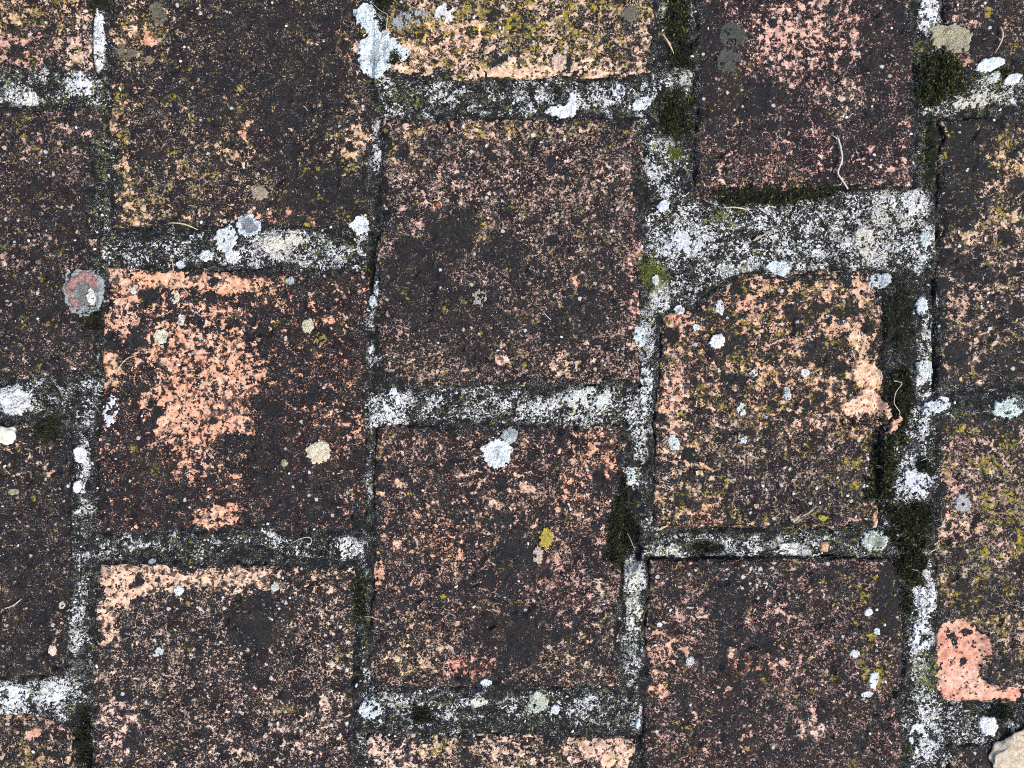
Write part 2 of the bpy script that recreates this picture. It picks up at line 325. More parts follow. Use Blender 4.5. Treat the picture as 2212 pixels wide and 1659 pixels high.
BR.append(B([(836, -410), (1412, -410), (1408, 164), (828, 168)], (.50, .52, .62, .16, .08), TAN, [
    p((1100, 145, 300, 26), 12, clean=.80, clay=(.62, .42, .27), yellow=.5), p((950, 100, 90, 60), 30, clean=.62, clay=PEACH, yellow=.66),
    p((1180, 60, 150, 60), 40, clean=.46, yellow=.74), p((1340, 90, 60, 70), 25, clean=.34, clay=TAN, yellow=.52), p((1180, 158, 160, 10), 5, clean=.96, clay=(.62, .37, .24)),
    p((880, 60, 40, 40), 16, clean=.25, grey=.5), p((1068, 132, 16, 12), 5, grey=.9, clean=0), p((1020, 70, 12, 12), 4, grey=.9, clean=0), p((1300, 20, 60, 40), 20, clean=.3)],
    label='brick flecked yellow-green and tan with a sharp pale lower edge'))
BR.append(B([(828, 256), (1390, 254), (1384, 830), (810, 834)], (.19, .58, .22, .10, .12), (.44, .28, .21), [
    p((860, 300, 40, 50), 20, clean=.5, clay=OCHRE), p((1080, 275, 240, 24), 14, clean=.42, yellow=.46, clay=(.5, .3, .2)), p((1060, 400, 220, 70), 50, fine=.66, clean=.24),
    p((951, 274, 7, 7), 2, yellow=1.0), p((974, 270, 10, 9), 3, clean=1.0, clay=SALMON), p((980, 500, 60, 50), 16, grey=.9, fine=.1, clean=.0), p((1080, 540, 50, 40), 16, grey=.8, fine=.15, clean=.04),
    p((900, 600, 80, 90), 35, grey=.75, fine=.2, clean=.05), p((1010, 700, 120, 70), 40, grey=.6, fine=.32, clean=.08), p((1270, 640, 80, 120), 40, grey=.45, fine=.36),
    p((1250, 690, 60, 40), 18, grey=.75, fine=.2), p((1120, 640, 80, 70), 30, grey=.5), p((1300, 480, 80, 100), 40, fine=.6, clean=.2), p((1140, 480, 12, 14), 4, grey=1.0, clean=0),
    p((1185, 600, 12, 16), 4, grey=.9), p((1085, 775, 16, 12), 5, clean=.98, clay=CREAM), p((1200, 790, 60, 20), 10, clean=.35, clay=TAN), p((1240, 610, 12, 18), 6, clean=.9, clay=ORANGE),
    p((900, 770, 100, 40), 25, clean=.2, fine=.5), p((874, 330, 11, 17), 3, grey=1.0, clean=0, fine=0), p((1370, 560, 16, 200), 10, clean=.3, clay=ROSE)]))
BR.append(B([(812, 922), (1352, 918), (1336, 1482), (798, 1486)], (.23, .42, .14, .07, .15), (.50, .28, .18), [
    p((1280, 980, 60, 60), 26, clean=.46, clay=ORANGE), p((1240, 1060, 40, 40), 18, clean=.4, clay=ORANGE), p((1000, 950, 90, 30), 18, fine=.55, clean=.2),
    p((890, 1040, 60, 60), 30, clean=.14, grey=.35), p((862, 1045, 14, 12), 5, clean=.85, clay=(.56, .33, .19)), p((1130, 1050, 30, 50), 16, clean=.5, clay=PEACH), p((822, 1040, 12, 110), 8, clean=.45, clay=OCHRE),
    p((1120, 1210, 60, 60), 25, grey=.85, clean=.03, fine=.1), p((1050, 1130, 60, 50), 25, grey=.5), p((960, 1180, 60, 40), 20, clean=.38, clay=ORANGE), p((1110, 1350, 110, 90), 40, grey=.5, clean=.1, fine=.32),
    p((1130, 1380, 40, 50), 14, grey=.9, clean=.0, fine=.1), p((890, 1410, 80, 50), 25, clean=.40, clay=(.50, .34, .19)), p((1010, 1440, 60, 24), 12, clean=.5, clay=SALMON), p((1250, 1420, 90, 50), 30, clean=.3, fine=.62, clay=TAN),
    p((1230, 1270, 90, 80), 35, clean=.24, fine=.60, clay=ROSE), p((816, 1230, 12, 40), 6, clean=.8, clay=ORANGE), p((1300, 1340, 24, 90), 14, clean=.4, fine=.6, clay=(.42, .30, .22)), p((855, 1180, 10, 14), 4, clean=.95, clay=ORANGE)]))
BR.append(B([(794, 1588), (1374, 1592), (1362, 2160), (780, 2160)], (.46, .52, .30, .10, .10), (.58, .38, .26), [
    p([(1195, 1592), (1376, 1590), (1372, 1665), (1330, 1665), (1260, 1625)], 10, clean=.90, clay=(.64, .40, .27)), p((930, 1640, 90, 40), 20, clean=.45), p((1010, 1640, 24, 18), 8, grey=.9, clean=0),
    p((860, 1630, 60, 40), 18, clean=.6, clay=CREAM), p((940, 1600, 30, 50), 14, yellow=.6)], label='brick with a bright salmon corner below the wide mortar bed'))
BR.append(B([(1502, -130), (1978, -120), (1972, 402), (1700, 420), (1506, 432)], (.20, .40, .15, .10, .18), ROSE, [
    p((1740, 70, 110, 80), 35, clean=.62, clay=(.52, .25, .18)), p((1770, 30, 80, 40), 20, clean=.6, clay=(.50, .26, .19)), p((1690, 130, 40, 40), 18, clean=.62, clay=(.53, .28, .22)),
    p((1840, 60, 24, 60), 12, clean=.5), p((1550, 160, 50, 150), 25, clean=.05, fine=.14, grey=.75), p((1600, 210, 80, 60), 30, grey=.6, clean=.05, fine=.2), p((1910, 100, 50, 120), 25, clean=.08, fine=.28, grey=.6),
    p((1820, 220, 40, 50), 20, clean=.34, clay=CREAM, fine=.6), p((1660, 210, 40, 30), 14, grey=.85, clean=0, fine=.1), p((1620, 330, 100, 60), 30, fine=.52, clean=.2), p((1900, 350, 50, 40), 18, clean=.34),
    p((1950, 300, 16, 60), 8, clean=.3, grey=.1), p((1860, 260, 80, 70), 30, grey=.5), p((1665, 380, 90, 30), 14, fine=.4, yellow=.3)]))
BR.append(B([(1604, 588), (1906, 584), (1912, 760), (1898, 1140), (1408, 1142), (1424, 780), (1432, 686)], (.44, .36, .40, .16, .24), (.54, .29, .16), [
    p((1450, 700, 34, 40), 14, clean=.72, clay=ORANGE), p((1445, 790, 24, 60), 12, clean=.6, clay=(.50, .28, .16)), p((1458, 870, 36, 60), 14, clean=.78, clay=(.60, .29, .18)),
    p((1540, 625, 70, 24, -30), 14, clean=.70, clay=(.36, .22, .12), yellow=.3), p((1610, 660, 24, 40), 12, clean=.75, clay=ORANGE), p((1740, 620, 120, 30), 18, clean=.66, clay=(.56, .31, .16)),
    p((1560, 720, 60, 40), 20, clean=.30, grey=.5), p((1500, 830, 22, 16), 6, grey=.9, clean=0), p((1560, 840, 70, 40), 25, clean=.4, yellow=.55), p((1690, 790, 40, 40), 18, clean=.55, grey=.4),
    p((1730, 690, 30, 30), 10, grey=.85, clean=.05), p((1600, 620, 22, 16), 6, grey=.8, clean=.1), p((1770, 760, 40, 30), 12, grey=.8, clean=.1), p((1660, 850, 60, 60), 22, clean=.45, yellow=.45), p((1800, 860, 30, 60), 14, clean=.55),
    p([(1840, 595), (1898, 600), (1890, 640), (1862, 682), (1850, 655), (1836, 630)], 7, clean=.84, clay=(.54, .31, .17), grey=.1, yellow=.3, white=0),
    p([(1852, 690), (1890, 704), (1876, 760), (1884, 800), (1906, 815), (1905, 838), (1852, 848), (1822, 850), (1846, 790), (1828, 720)], 7, clean=.86, clay=(.52, .31, .17), grey=.05, yellow=.34, white=0),
    p([(1815, 868), (1878, 838), (1908, 852), (1922, 900), (1905, 922), (1895, 900), (1832, 914)], 4, clean=1.0, clay=(.66, .40, .25), grey=0, yellow=0, white=0, fine=0),
    p((1580, 1010, 170, 110), 50, clean=.24, fine=.60, clay=(.40, .28, .19), yellow=.3), p((1460, 960, 60, 50), 25, clean=.5, clay=PEACH), p((1740, 1060, 150, 70), 40, clean=.14, fine=.52, clay=(.36, .26, .20)),
    p((1530, 1110, 30, 40), 14, clean=.55, clay=ORANGE), p((1450, 1060, 40, 40), 20, clean=.40, clay=TAN), p((1800, 980, 80, 40), 30, clean=.2, fine=.5, clay=BROWN), p((1460, 925, 14, 14), 5, clean=.98, clay=(.62, .3, .2))],
    label='broken brick with chipped corners and fresh peach-coloured fractures',
    dents=[((1885, 690, 30, 170), -1.6e-3, 16), ((1470, 620, 60, 40, -30), -1.2e-3, 22), ((1868, 880, 60, 40), -1.0e-3, 10), ((1900, 960, 20, 120), -2.5e-3, 18)], blots=60))
BR.append(B([(1400, 1206), (1930, 1204), (1952, 1260), (1946, 1785), (1384, 1785)], (.17, .44, .20, .08, .22), (.42, .23, .18), [
    p((1500, 1330, 40, 60), 22, clean=.38, clay=(.48, .26, .22)), p((1670, 1340, 50, 50), 24, clean=.36, clay=ROSE), p((1440, 1390, 60, 50), 24, clean=.48, clay=(.5, .26, .17)), p((1620, 1240, 60, 40), 16, clean=.34, clay=(.5, .44, .33), white=.4),
    p((1570, 1290, 40, 60), 20, grey=.7, clean=.02, fine=.15), p((1600, 1420, 60, 60), 25, grey=.7, clean=.04, fine=.18), p((1740, 1250, 80, 40), 24, clean=.3, fine=.5), p((1850, 1270, 70, 40), 20, yellow=.5),
    p((1760, 1570, 26, 26), 8, clean=.7, clay=CREAM), p((1560, 1560, 80, 70), 30, grey=.6, fine=.25), p((1640, 1440, 60, 30), 14, clean=.45, clay=SALMON), p((1890, 1440, 40, 70), 20, yellow=.58, clean=.25), p((1420, 1480, 30, 30), 12, clean=.6, clay=ORANGE),
    p((1920, 1300, 28, 90), 14, grey=.9, clean=0, fine=.08), p((1800, 1620, 90, 40), 25, grey=.5, fine=.4), p((1580, 1410, 14, 12), 4, clean=.9, clay=PEACH), p((1490, 1600, 60, 50), 20, clean=.3, clay=ROSE)]))
BR.append(B([(2034, -420), (2610, -420), (2610, 146), (2040, 152)], (.16, .38, .16, .10, .35), (.38, .24, .20), [
    p((2150, 110, 60, 30), 20, grey=.8, clean=.04), p((2090, 30, 60, 30), 16, fine=.5, clean=.22), p((2080, 130, 30, 16), 8, clean=.6, clay=(.36, .17, .09)), p((2190, 60, 30, 40), 14, clean=.3, clay=TAN)]))
BR.append(B([(2036, 258), (2610, 240), (2610, 834), (2022, 838)], (.50, .40, .30, .08, .42), (.46, .31, .20), [
    p((2075, 380, 40, 130), 22, clean=.05, fine=.16, grey=.8), p((2140, 280, 60, 40), 20, grey=.8, clean=.05, fine=.12), p((2190, 400, 50, 110), 25, clean=.56, clay=(.50, .32, .17), yellow=.45, grey=.3), p((2190, 330, 40, 60), 18, clean=.5, clay=OCHRE, grey=.2),
    p((2040, 530, 20, 20), 8, clean=.5), p((2090, 520, 30, 20), 10, clean=.6, clay=TAN, grey=.2), p((2160, 560, 60, 40), 20, clean=.5, grey=.4), p((2095, 580, 50, 30), 14, grey=.8, clean=.1), p((2080, 665, 60, 30), 14, clean=.68, clay=(.46, .26, .18), grey=.1),
    p((2140, 700, 70, 60), 24, clean=.42, grey=.55), p((2065, 760, 24, 26), 8, grey=.95, clean=0, fine=0), p((2170, 790, 50, 50), 18, grey=.8, clean=.15), p((2110, 820, 40, 20), 10, clean=.5)], blots=90))
BR.append(B([(2024, 898), (2610, 890), (2610, 1526), (2046, 1520), (2022, 1488)], (.34, .56, .42, .06, .15), (.40, .26, .19), [
    p((2170, 1080, 60, 120), 35, yellow=.66, clean=.3), p((2080, 970, 50, 50), 24, clean=.42, clay=(.46, .27, .20)), p((2050, 1060, 26, 60), 12, clean=.5, clay=ROSE), p((2110, 920, 80, 24), 14, grey=.7, clean=.1),
    p((2070, 1150, 50, 30), 14, clean=.55, clay=(.46, .27, .16), yellow=.5), p((2100, 1220, 70, 50), 24, fine=.62, clay=(.36, .28, .20), clean=.2), p((2110, 1290, 90, 40), 20, clean=.1, grey=.6, fine=.25, yellow=.45), p((2050, 1280, 20, 30), 8, clean=.6, clay=(.5, .27, .2)),
    p([(2022, 1350), (2050, 1345), (2085, 1336), (2115, 1362), (2140, 1385), (2142, 1420), (2118, 1440), (2116, 1472), (2160, 1490), (2230, 1488), (2620, 1480), (2620, 1530), (2040, 1524), (2018, 1480)], 6, clean=.97, clay=(.60, .235, .145), grey=0, yellow=.12, white=.05, fine=.2),
    p((2085, 1470, 40, 22), 10, clay=(.64, .32, .22)), p((2065, 1415, 22, 14), 8, clay=(.52, .15, .08)), p((2092, 1368, 14, 9), 4, clean=.2, grey=.6), p((2062, 1388, 14, 18), 6, clean=.55), p((2085, 1430, 7, 6), 2, clean=.1, grey=.7),
    p((2170, 1440, 40, 40), 12, clean=.08, grey=.6, yellow=.35)], label='brick with a raw salmon-red L-shaped break at its lower corner',
    dents=[([(2022, 1350), (2085, 1336), (2140, 1385), (2118, 1440), (2116, 1472), (2230, 1488), (2620, 1480), (2620, 1530), (2040, 1524), (2018, 1480)], -1.1e-3, 8)]))
BR.append(B([(2050, 1608), (2610, 1604), (2610, 2170), (2044, 2170)], (.12, .24, .16, .06, .35), (.42, .28, .18), [
    p((2062, 1640, 16, 26), 8, clean=.7, clay=TAN)]))
N_VIEW = len(BR)
# bricks beyond the edges of the view, coarser
def far(x0, y0, x1, y1):
    j = lambda: random.uniform(-6, 6)
    BR.append(B([(x0 + j(), y0 + j()), (x1 + j(), y0 + j()), (x1 + j(), y1 + j()), (x0 + j(), y1 + j())],
                (random.uniform(.12, .5), random.uniform(.25, .6), random.uniform(.15, .4), .08, random.uniform(.1, .3)),
                random.choice([ORANGE, ROSE, TAN, OCHRE, (.44, .27, .19)]), [], step=11.0))
for x0, x1, ys in ((-385, 196, (-1090, 2190)), (236, 800, (-740, 1870)), (836, 1400, (-1070, 2240)), (1440, 1970, (-790, 1865)), (2040, 2610, (-1080, 2250))):
    for y0 in ys: far(x0, y0, x1, y0 + 575)
for x0, x1, o in ((-1010, -440, -800), (2660, 3230, -820)):
    for k in range(5): far(x0, o + k * 660, x1, o + k * 660 + 575)

# ------------------------------------------------------------------ pavement: bricks
pavement = link(bpy.data.objects.new('brick_pavement', None)); pavement.location = (0, 0, 0)
tag(pavement, 'old weathered brick paving crusted with black algae and lichen', None, None, 'structure')
RC = 4.0; RX0, RY0 = -150.0, -150.0; RW, RH = int(2520 / RC), int(1960 / RC)
HMAP = np.full((RH, RW), -9.0)
def stamp(x, y, z):
    i = ((x - RX0) / RC).astype(int); j = ((y - RY0) / RC).astype(int)
    ok = (i >= 0) & (i < RW) & (j >= 0) & (j < RH)
    np.maximum.at(HMAP, (j[ok], i[ok]), z[ok])

def outline(b):
    return b['c']
def build_brick(k, b):
    pts = np.array(b['c'], float); sd = 100 + k * 7
    x0, y0 = pts.min(0); x1, y1 = pts.max(0)
    st = b['step']
    if len(pts) == 4:
        tl, tr, br, bl = pts
        nu = int(max(np.linalg.norm(tr - tl), np.linalg.norm(br - bl)) / st); nv = int(max(np.linalg.norm(bl - tl), np.linalg.norm(br - tr)) / st)
        u, v = np.meshgrid(np.linspace(0, 1, nu), np.linspace(0, 1, nv))
        x = (1 - u) * (1 - v) * tl[0] + u * (1 - v) * tr[0] + u * v * br[0] + (1 - u) * v * bl[0]
        y = (1 - u) * (1 - v) * tl[1] + u * (1 - v) * tr[1] + u * v * br[1] + (1 - u) * v * bl[1]
    else:                                   # broken outline: pull a grid onto the polygon row by row
        nv = int((y1 - y0) / st); nu = int((x1 - x0) / st)
        yy = np.linspace(y0 + 1, y1 - 1, nv); xl = np.empty(nv); xr = np.empty(nv)
        for j, q in enumerate(yy):
            xs = []
            for a in range(len(pts)):
                p0, p1 = pts[a], pts[(a + 1) % len(pts)]
                if (p0[1] - q) * (p1[1] - q) <= 0 and p0[1] != p1[1]: xs.append(p0[0] + (q - p0[1]) / (p1[1] - p0[1]) * (p1[0] - p0[0]))
            xl[j], xr[j] = min(xs), max(xs)
        u = np.linspace(0, 1, nu)[None, :]; x = xl[:, None] * (1 - u) + xr[:, None] * u; y = np.repeat(yy[:, None], nu, 1)
    nv, nu = x.shape
    d_in = -sd_poly(x, y, pts)              # inset from the straight outline
    # worn, wandering outline
    w = sstep(60, 0, d_in)
    x, y = x + w * (fbm(x, y, 60, sd, 5, .62) * 8.0), y + w * (fbm(x + 300, y, 60, sd + 3, 5, .62) * 8.0)
    t = np.clip(d_in * S, 0, None)
    rad = 2.6e-3 * (1 + 0.5 * fbm(x, y, 90, sd + 5, 3))
    q = np.clip(t / rad, 0, 1)
    z = -rad * (1 - np.sqrt(np.clip(1 - (1 - q) ** 2, 0, 1))) * b.get('drop', 0.24)
    z += b['dz'] + 0.55e-3 * fbm(x, y, 150, sd + 9, 3) + 0.26e-3 * fbm(x, y, 22, sd + 11, 3, .65) + 0.13e-3 * fbm(x, y, 7, sd + 15, 2)
    pit = fbm(x, y, 30, sd + 21, 3); z -= 0.9e-3 * sstep(.62, .95, pit)          # spalls
    edgechip = sstep(.25, .7, fbm(x, y, 46, sd + 25, 3)) * sstep(26, 4, d_in); z -= 0.7e-3 * edgechip
    for sh, dep, soft in b['dents']:
        z += dep * sstep(soft, -soft, sd_shape(x, y, sh) + fbm(x, y, 18, sd + 31, 3) * soft * .7)
    # cover fields
    f = {n: np.full(x.shape, val) for n, val in zip(('clean', 'fine', 'yellow', 'white', 'grey'), b['base'])}
    clay = np.empty(x.shape + (3,)); clay[:] = b['clay']
    lo = fbm(x, y, 120, sd + 41, 3)
    f['clean'] += 0.08 * lo; f['fine'] += 0.14 * fbm(x, y, 90, sd + 43, 3); f['grey'] += 0.22 * fbm(x, y, 80, sd + 47, 3); f['yellow'] += 0.10 * fbm(x, y, 100, sd + 49, 3)
    nr = np.random.default_rng(k + 5)
    for sh, soft, vals in b['patches']:
        wgt = sstep(soft, -soft, sd_shape(x, y, sh) + fbm(x, y, 30, sd + 57, 4) * soft * .9)
        for n, val in vals.items():
            if n == 'clay': clay += (np.array(val) - clay) * wgt[..., None]
            else: f[n] = f[n] + (val - f[n]) * wgt
    # a sprinkling of round charcoal and clean spots
    for _ in range(b['blots'] if k < N_VIEW else 6):
        cx, cy = nr.uniform(x0, x1), nr.uniform(y0, y1); r = nr.uniform(5, 12 + b['blots'] / 10); s2 = sd_shape(x, y, (cx, cy, r, r * nr.uniform(.7, 1.2))) + fbm(x, y, 12, sd + 61, 3) * 4
        wgt = sstep(3, -3, s2)
        kind = nr.random()
        if kind < (.5 if b['blots'] < 30 else .72): f['grey'] += (1.0 - f['grey']) * wgt; f['clean'] *= 1 - wgt; f['fine'] *= 1 - wgt
        elif kind < .8: f['clean'] += (0.75 - f['clean']) * wgt * sstep(16, 5, r) * .8
        else: f['yellow'] += (.7 - f['yellow']) * wgt
    # skirt: two outer rings going down
    V = np.stack([x, y, z], -1)
    def ring(off, dz):
        P = np.pad(V, ((1, 1), (1, 1), (0, 0)), mode='edge').copy()
        return P
    Vp = np.pad(V, ((1, 1), (1, 1), (0, 0)), mode='edge'); low = np.zeros(Vp.shape[:2], bool); low[[0, -1], :] = True; low[:, [0, -1]] = True
    Vp[low, 2] = -0.022
    pad = lambda a: np.pad(a, ((1, 1), (1, 1)) + ((0, 0),) * (a.ndim - 2), mode='edge')
    A = np.stack([pad(f['clean']), pad(f['fine']), pad(f['yellow']), pad(f['white'])], -1)
    C = np.concatenate([pad(clay), pad(f['grey'])[..., None]], -1)
    h, wdt = Vp.shape[:2]; idx = np.arange(h * wdt).reshape(h, wdt)
    F = np.stack([idx[1:, :-1], idx[1:, 1:], idx[:-1, 1:], idx[:-1, :-1]], -1).reshape(-1, 4)
    cx, cy = pts.mean(0)
    verts = np.stack([wx(Vp[..., 0]) - wx(cx), wy(Vp[..., 1]) - wy(cy), Vp[..., 2]], -1).reshape(-1, 3)
    o = mesh_obj('brick', verts, F, M_BRICK, pavement, {'cover': A.reshape(-1, 4), 'clay': C.reshape(-1, 4)})
    o.location = (float(wx(cx)), float(wy(cy)), 0)
    if b['label']: o['label'] = b['label']
    stamp(x.ravel(), y.ravel(), z.ravel())
for k, b in enumerate(BR): build_brick(k, b)

# ------------------------------------------------------------------ pavement: mortar
def axis(lo, a, b, hi, fine, coarse):
    return np.concatenate([np.arange(lo, a, coarse), np.arange(a, b, fine), np.arange(b, hi, coarse)])
gx, gy = np.meshgrid(axis(-1000, -60, 2270, 3230, 3.4, 14), axis(-1090, -60, 1720, 2800, 3.4, 14))
sdm = np.full(gx.shape, 1e9)
for b in BR:
    pts = np.array(b['c'], float); x0, y0 = pts.min(0) - 90; x1, y1 = pts.max(0) + 90
    js = np.where((gy[:, 0] > y0) & (gy[:, 0] < y1))[0]; is_ = np.where((gx[0] > x0) & (gx[0] < x1))[0]
    if len(js) and len(is_):
        sl = (slice(js[0], js[-1] + 1), slice(is_[0], is_[-1] + 1)); sdm[sl] = np.minimum(sdm[sl], sd_poly(gx[sl], gy[sl], pts))
mz = -0.45e-3 + 0.45e-3 * fbm(gx, gy, 90, 301, 3) + 0.42e-3 * fbm(gx, gy, 18, 305, 3, .65) + 0.25e-3 * fbm(gx, gy, 6, 309, 2)
mz -= 1.1e-3 * sstep(8, 0, sdm + 9 * fbm(gx, gy, 60, 311, 4)) * sstep(.05, .5, fbm(gx, gy, 130, 313, 3))                       # worn back along the brick edges
mw = np.full(gx.shape, .40) + 0.14 * fbm(gx, gy, 70, 321, 3); mg = np.full(gx.shape, .22) + .1 * fbm(gx, gy, 60, 325, 3)
mt = np.zeros(gx.shape); mcrust_shade = sstep(12, -14, sdm + 30 * fbm(gx, gy, 70, 331, 5, .68)) * .92  # dark crust along brick edges; some patches below add painted crack shadow
def mp(sh, soft=14, dz=0.0, **kk):
    global mw, mg, mt, mz, mcrust_shade
    w_ = sstep(soft, -soft, sd_shape(gx, gy, sh) + fbm(gx, gy, 26, 341, 4) * soft * .9)
    if 'w' in kk: mw = mw + (kk['w'] - mw) * w_
    if 'g' in kk: mg = mg + (kk['g'] - mg) * w_
    if 't' in kk: mt = mt + (kk['t'] - mt) * w_
    if 'k' in kk: mcrust_shade = mcrust_shade + (kk['k'] - mcrust_shade) * w_
    mz = mz + dz * w_
# joints running across
mp([(-20, 158), (205, 152), (225, 232), (-20, 238)], 10, w=.46, g=.28); mp((40, 200, 45, 26), 12, w=.74); mp((170, 180, 36, 26), 12, w=.72); mp((95, 185, 24, 20), 8, w=.2); mp((60, 215, 24, 12), 6, w=.9)
mp((213, 85, 15, 75), 6, w=.98, g=.2, k=0.0, dz=.6e-3); mp((214, 115, 12, 26), 6, w=.8, g=.45, k=0); mp((222, 300, 12, 160), 6, w=.35, g=.4); mp((225, 440, 14, 60), 8, w=.5)
mp((330, 540, 100, 36), 16, w=.52); mp((270, 545, 50, 30), 12, w=.42); mp((540, 560, 70, 24), 12, w=.62); mp((610, 530, 60, 36), 12, w=.84, t=.45); mp((700, 540, 80, 40), 14, w=.64); mp((310, 510, 50, 12), 8, w=.2, k=.4); mp((740, 510, 30, 16), 8, w=.3)
mp([(808, 168), (1420, 166), (1420, 254), (808, 256)], 8, w=.54, g=.26); mp((880, 215, 50, 30), 14, w=.34, g=.42); mp((1150, 190, 60, 24), 12, w=.64); mp((990, 215, 60, 24), 12, w=.58); mp((1300, 220, 60, 34), 12, w=.60); mp((1060, 205, 40, 30), 12, w=.38)
mp((810, 260, 14, 20), 6, w=.8, t=.5); mp((812, 340, 10, 50), 6, w=.66); mp((812, 450, 10, 60), 6, w=.2, k=.6, dz=-1.5e-3)  # last strip: crack shadow painted dark in a shallow groove
mp((800, 660, 14, 130), 6, w=.66); mp((800, 560, 8, 70), 5, w=.2, k=.7, dz=-2e-3); mp((795, 760, 14, 60), 6, w=.6)  # deepened strip is darkened too, as painted shadow in the crack
mp([(785, 836), (1400, 832), (1400, 918), (785, 922)], 8, w=.54, g=.24); mp((900, 870, 60, 34), 14, w=.66); mp((850, 900, 26, 26), 8, w=.76); mp((1130, 880, 60, 26), 12, w=.68); mp((1260, 880, 80, 34), 14, w=.68, t=.15); mp((1010, 880, 50, 24), 12, w=.52); mp((820, 840, 40, 14), 8, w=.35)
mp((795, 1030, 12, 100), 6, w=.6); mp((790, 1110, 14, 60), 6, w=.54, g=.35); mp((740, 1180, 40, 24), 10, w=.7); mp((780, 1170, 16, 30), 8, w=.7); mp((775, 1380, 14, 60), 6, w=.5); mp((772, 1470, 10, 110), 6, w=.35, k=.5); mp((790, 1600, 20, 50), 8, w=.6)
mp([(200, 1150), (780, 1148), (770, 1216), (205, 1214)], 8, w=.44); mp((300, 1180, 70, 24), 12, w=.5); mp((520, 1195, 70, 16), 10, w=.25, k=.4); mp((420, 1170, 60, 16), 10, w=.52); mp((640, 1195, 50, 14), 8, w=.4)
# left column joints
mp([(-20, 822), (205, 818), (165, 912), (-20, 912)], 8, w=.46); mp((36, 866, 40, 32), 10, w=.97, k=0, dz=.7e-3); mp((110, 870, 40, 26), 12, w=.5); mp((240, 890, 24, 50), 10, w=.66); mp((190, 850, 30, 24), 10, w=.5)
mp((175, 1000, 18, 60), 8, w=.72); mp((170, 1080, 18, 60), 8, w=.66); mp((195, 1110, 30, 40), 12, w=.62); mp((180, 1180, 24, 60), 10, w=.5); mp((172, 1280, 20, 60), 8, w=.62); mp((170, 1380, 22, 50), 8, w=.70); mp((175, 1440, 16, 40), 8, w=.6, k=.2)
mp([(-20, 1472), (150, 1464), (190, 1500), (170, 1560), (-20, 1545)], 8, w=.66, k=0); mp((30, 1500, 40, 24), 10, w=.86, k=0); mp((110, 1500, 30, 28), 10, w=.93, k=0); mp((70, 1520, 60, 16), 8, w=.8, k=0); mp((170, 1610, 24, 80), 8, k=.95, w=.05, dz=-4e-3)  # last patch: sunken gap with its shade painted black
# right hand joints
mp((1440, 40, 16, 60), 8, w=.6, g=.5, t=.5); mp((1455, 100, 40, 50), 12, w=.1, k=.6); mp((1470, 175, 26, 30), 10, w=.70, t=.45, k=0); mp((1405, 200, 16, 40), 8, w=.66); mp((1445, 250, 40, 50), 12, w=.15, g=.4, k=.5); mp((1435, 310, 26, 24), 10, w=.72, g=.4, t=.2)
mp((1430, 380, 30, 60), 12, w=.66); mp([(1395, 440), (1980, 410), (1990, 590), (1600, 600), (1430, 680), (1395, 600)], 12, w=.55, g=.22); mp((1480, 520, 80, 40), 18, w=.66); mp((1600, 500, 70, 40), 18, w=.60); mp((1570, 470, 40, 24), 10, w=.45, g=.55); mp((1660, 470, 70, 30), 14, w=.62)
mp((1750, 540, 80, 40), 18, w=.6); mp((1700, 580, 60, 18), 8, w=.84); mp((1600, 585, 50, 14), 8, w=.86, g=.4); mp((1870, 520, 60, 60), 18, w=.80, t=.3); mp((1960, 440, 60, 40), 14, w=.78, t=.2); mp((1980, 520, 40, 60), 14, w=.72); mp((1920, 470, 40, 30), 14, w=.66, t=.5); mp((1810, 470, 60, 30), 14, w=.55); mp((1640, 420, 90, 20), 10, w=.2, g=.45)
mp((1410, 600, 30, 30), 10, w=.5, g=.9); mp((1430, 650, 30, 30), 12, w=.85, t=.2); mp((1395, 730, 22, 60), 10, w=.82, k=.1); mp((1395, 850, 20, 70), 10, w=.70); mp((1390, 940, 22, 60), 10, w=.74); mp((1370, 900, 30, 40), 12, w=.62)
mp((1375, 1030, 14, 30), 8, w=.6); mp((1385, 1100, 24, 40), 10, w=.25, k=.4); mp((1400, 1130, 20, 24), 8, w=.6); mp((1350, 1170, 34, 60), 10, w=.05, k=.9, dz=-3e-3)
mp([(1408, 1144), (1920, 1142), (1930, 1204), (1402, 1206)], 8, w=.50, g=.34); mp((1440, 1190, 40, 20), 10, w=.76, t=.35); mp((1520, 1185, 40, 14), 8, w=.1, k=.6, dz=-1.5e-3); mp((1590, 1180, 50, 22), 12, w=.66); mp((1700, 1185, 50, 20), 10, w=.84, t=.15); mp((1790, 1170, 40, 20), 10, w=.54); mp((1650, 1165, 60, 16), 10, w=.62)
mp((1365, 1250, 18, 50), 8, w=.92, t=.45, k=0); mp((1370, 1330, 20, 50), 8, w=.90, t=.5, k=0); mp((1355, 1400, 16, 40), 8, w=.72, k=.1); mp((1350, 1450, 24, 50), 10, w=.56); mp((1385, 1620, 14, 50), 8, w=.5); mp((1325, 1460, 18, 30), 8, k=.7, w=.1)
mp([(780, 1486), (1345, 1482), (1390, 1590), (780, 1588)], 8, w=.48); mp((870, 1530, 60, 40), 18, w=.58); mp((960, 1530, 60, 30), 12, w=.64); mp((1100, 1510, 60, 24), 12, w=.52); mp((1260, 1530, 70, 40), 16, w=.58); mp((1040, 1550, 40, 24), 12, w=.3); mp((1180, 1560, 60, 20), 10, w=.34)
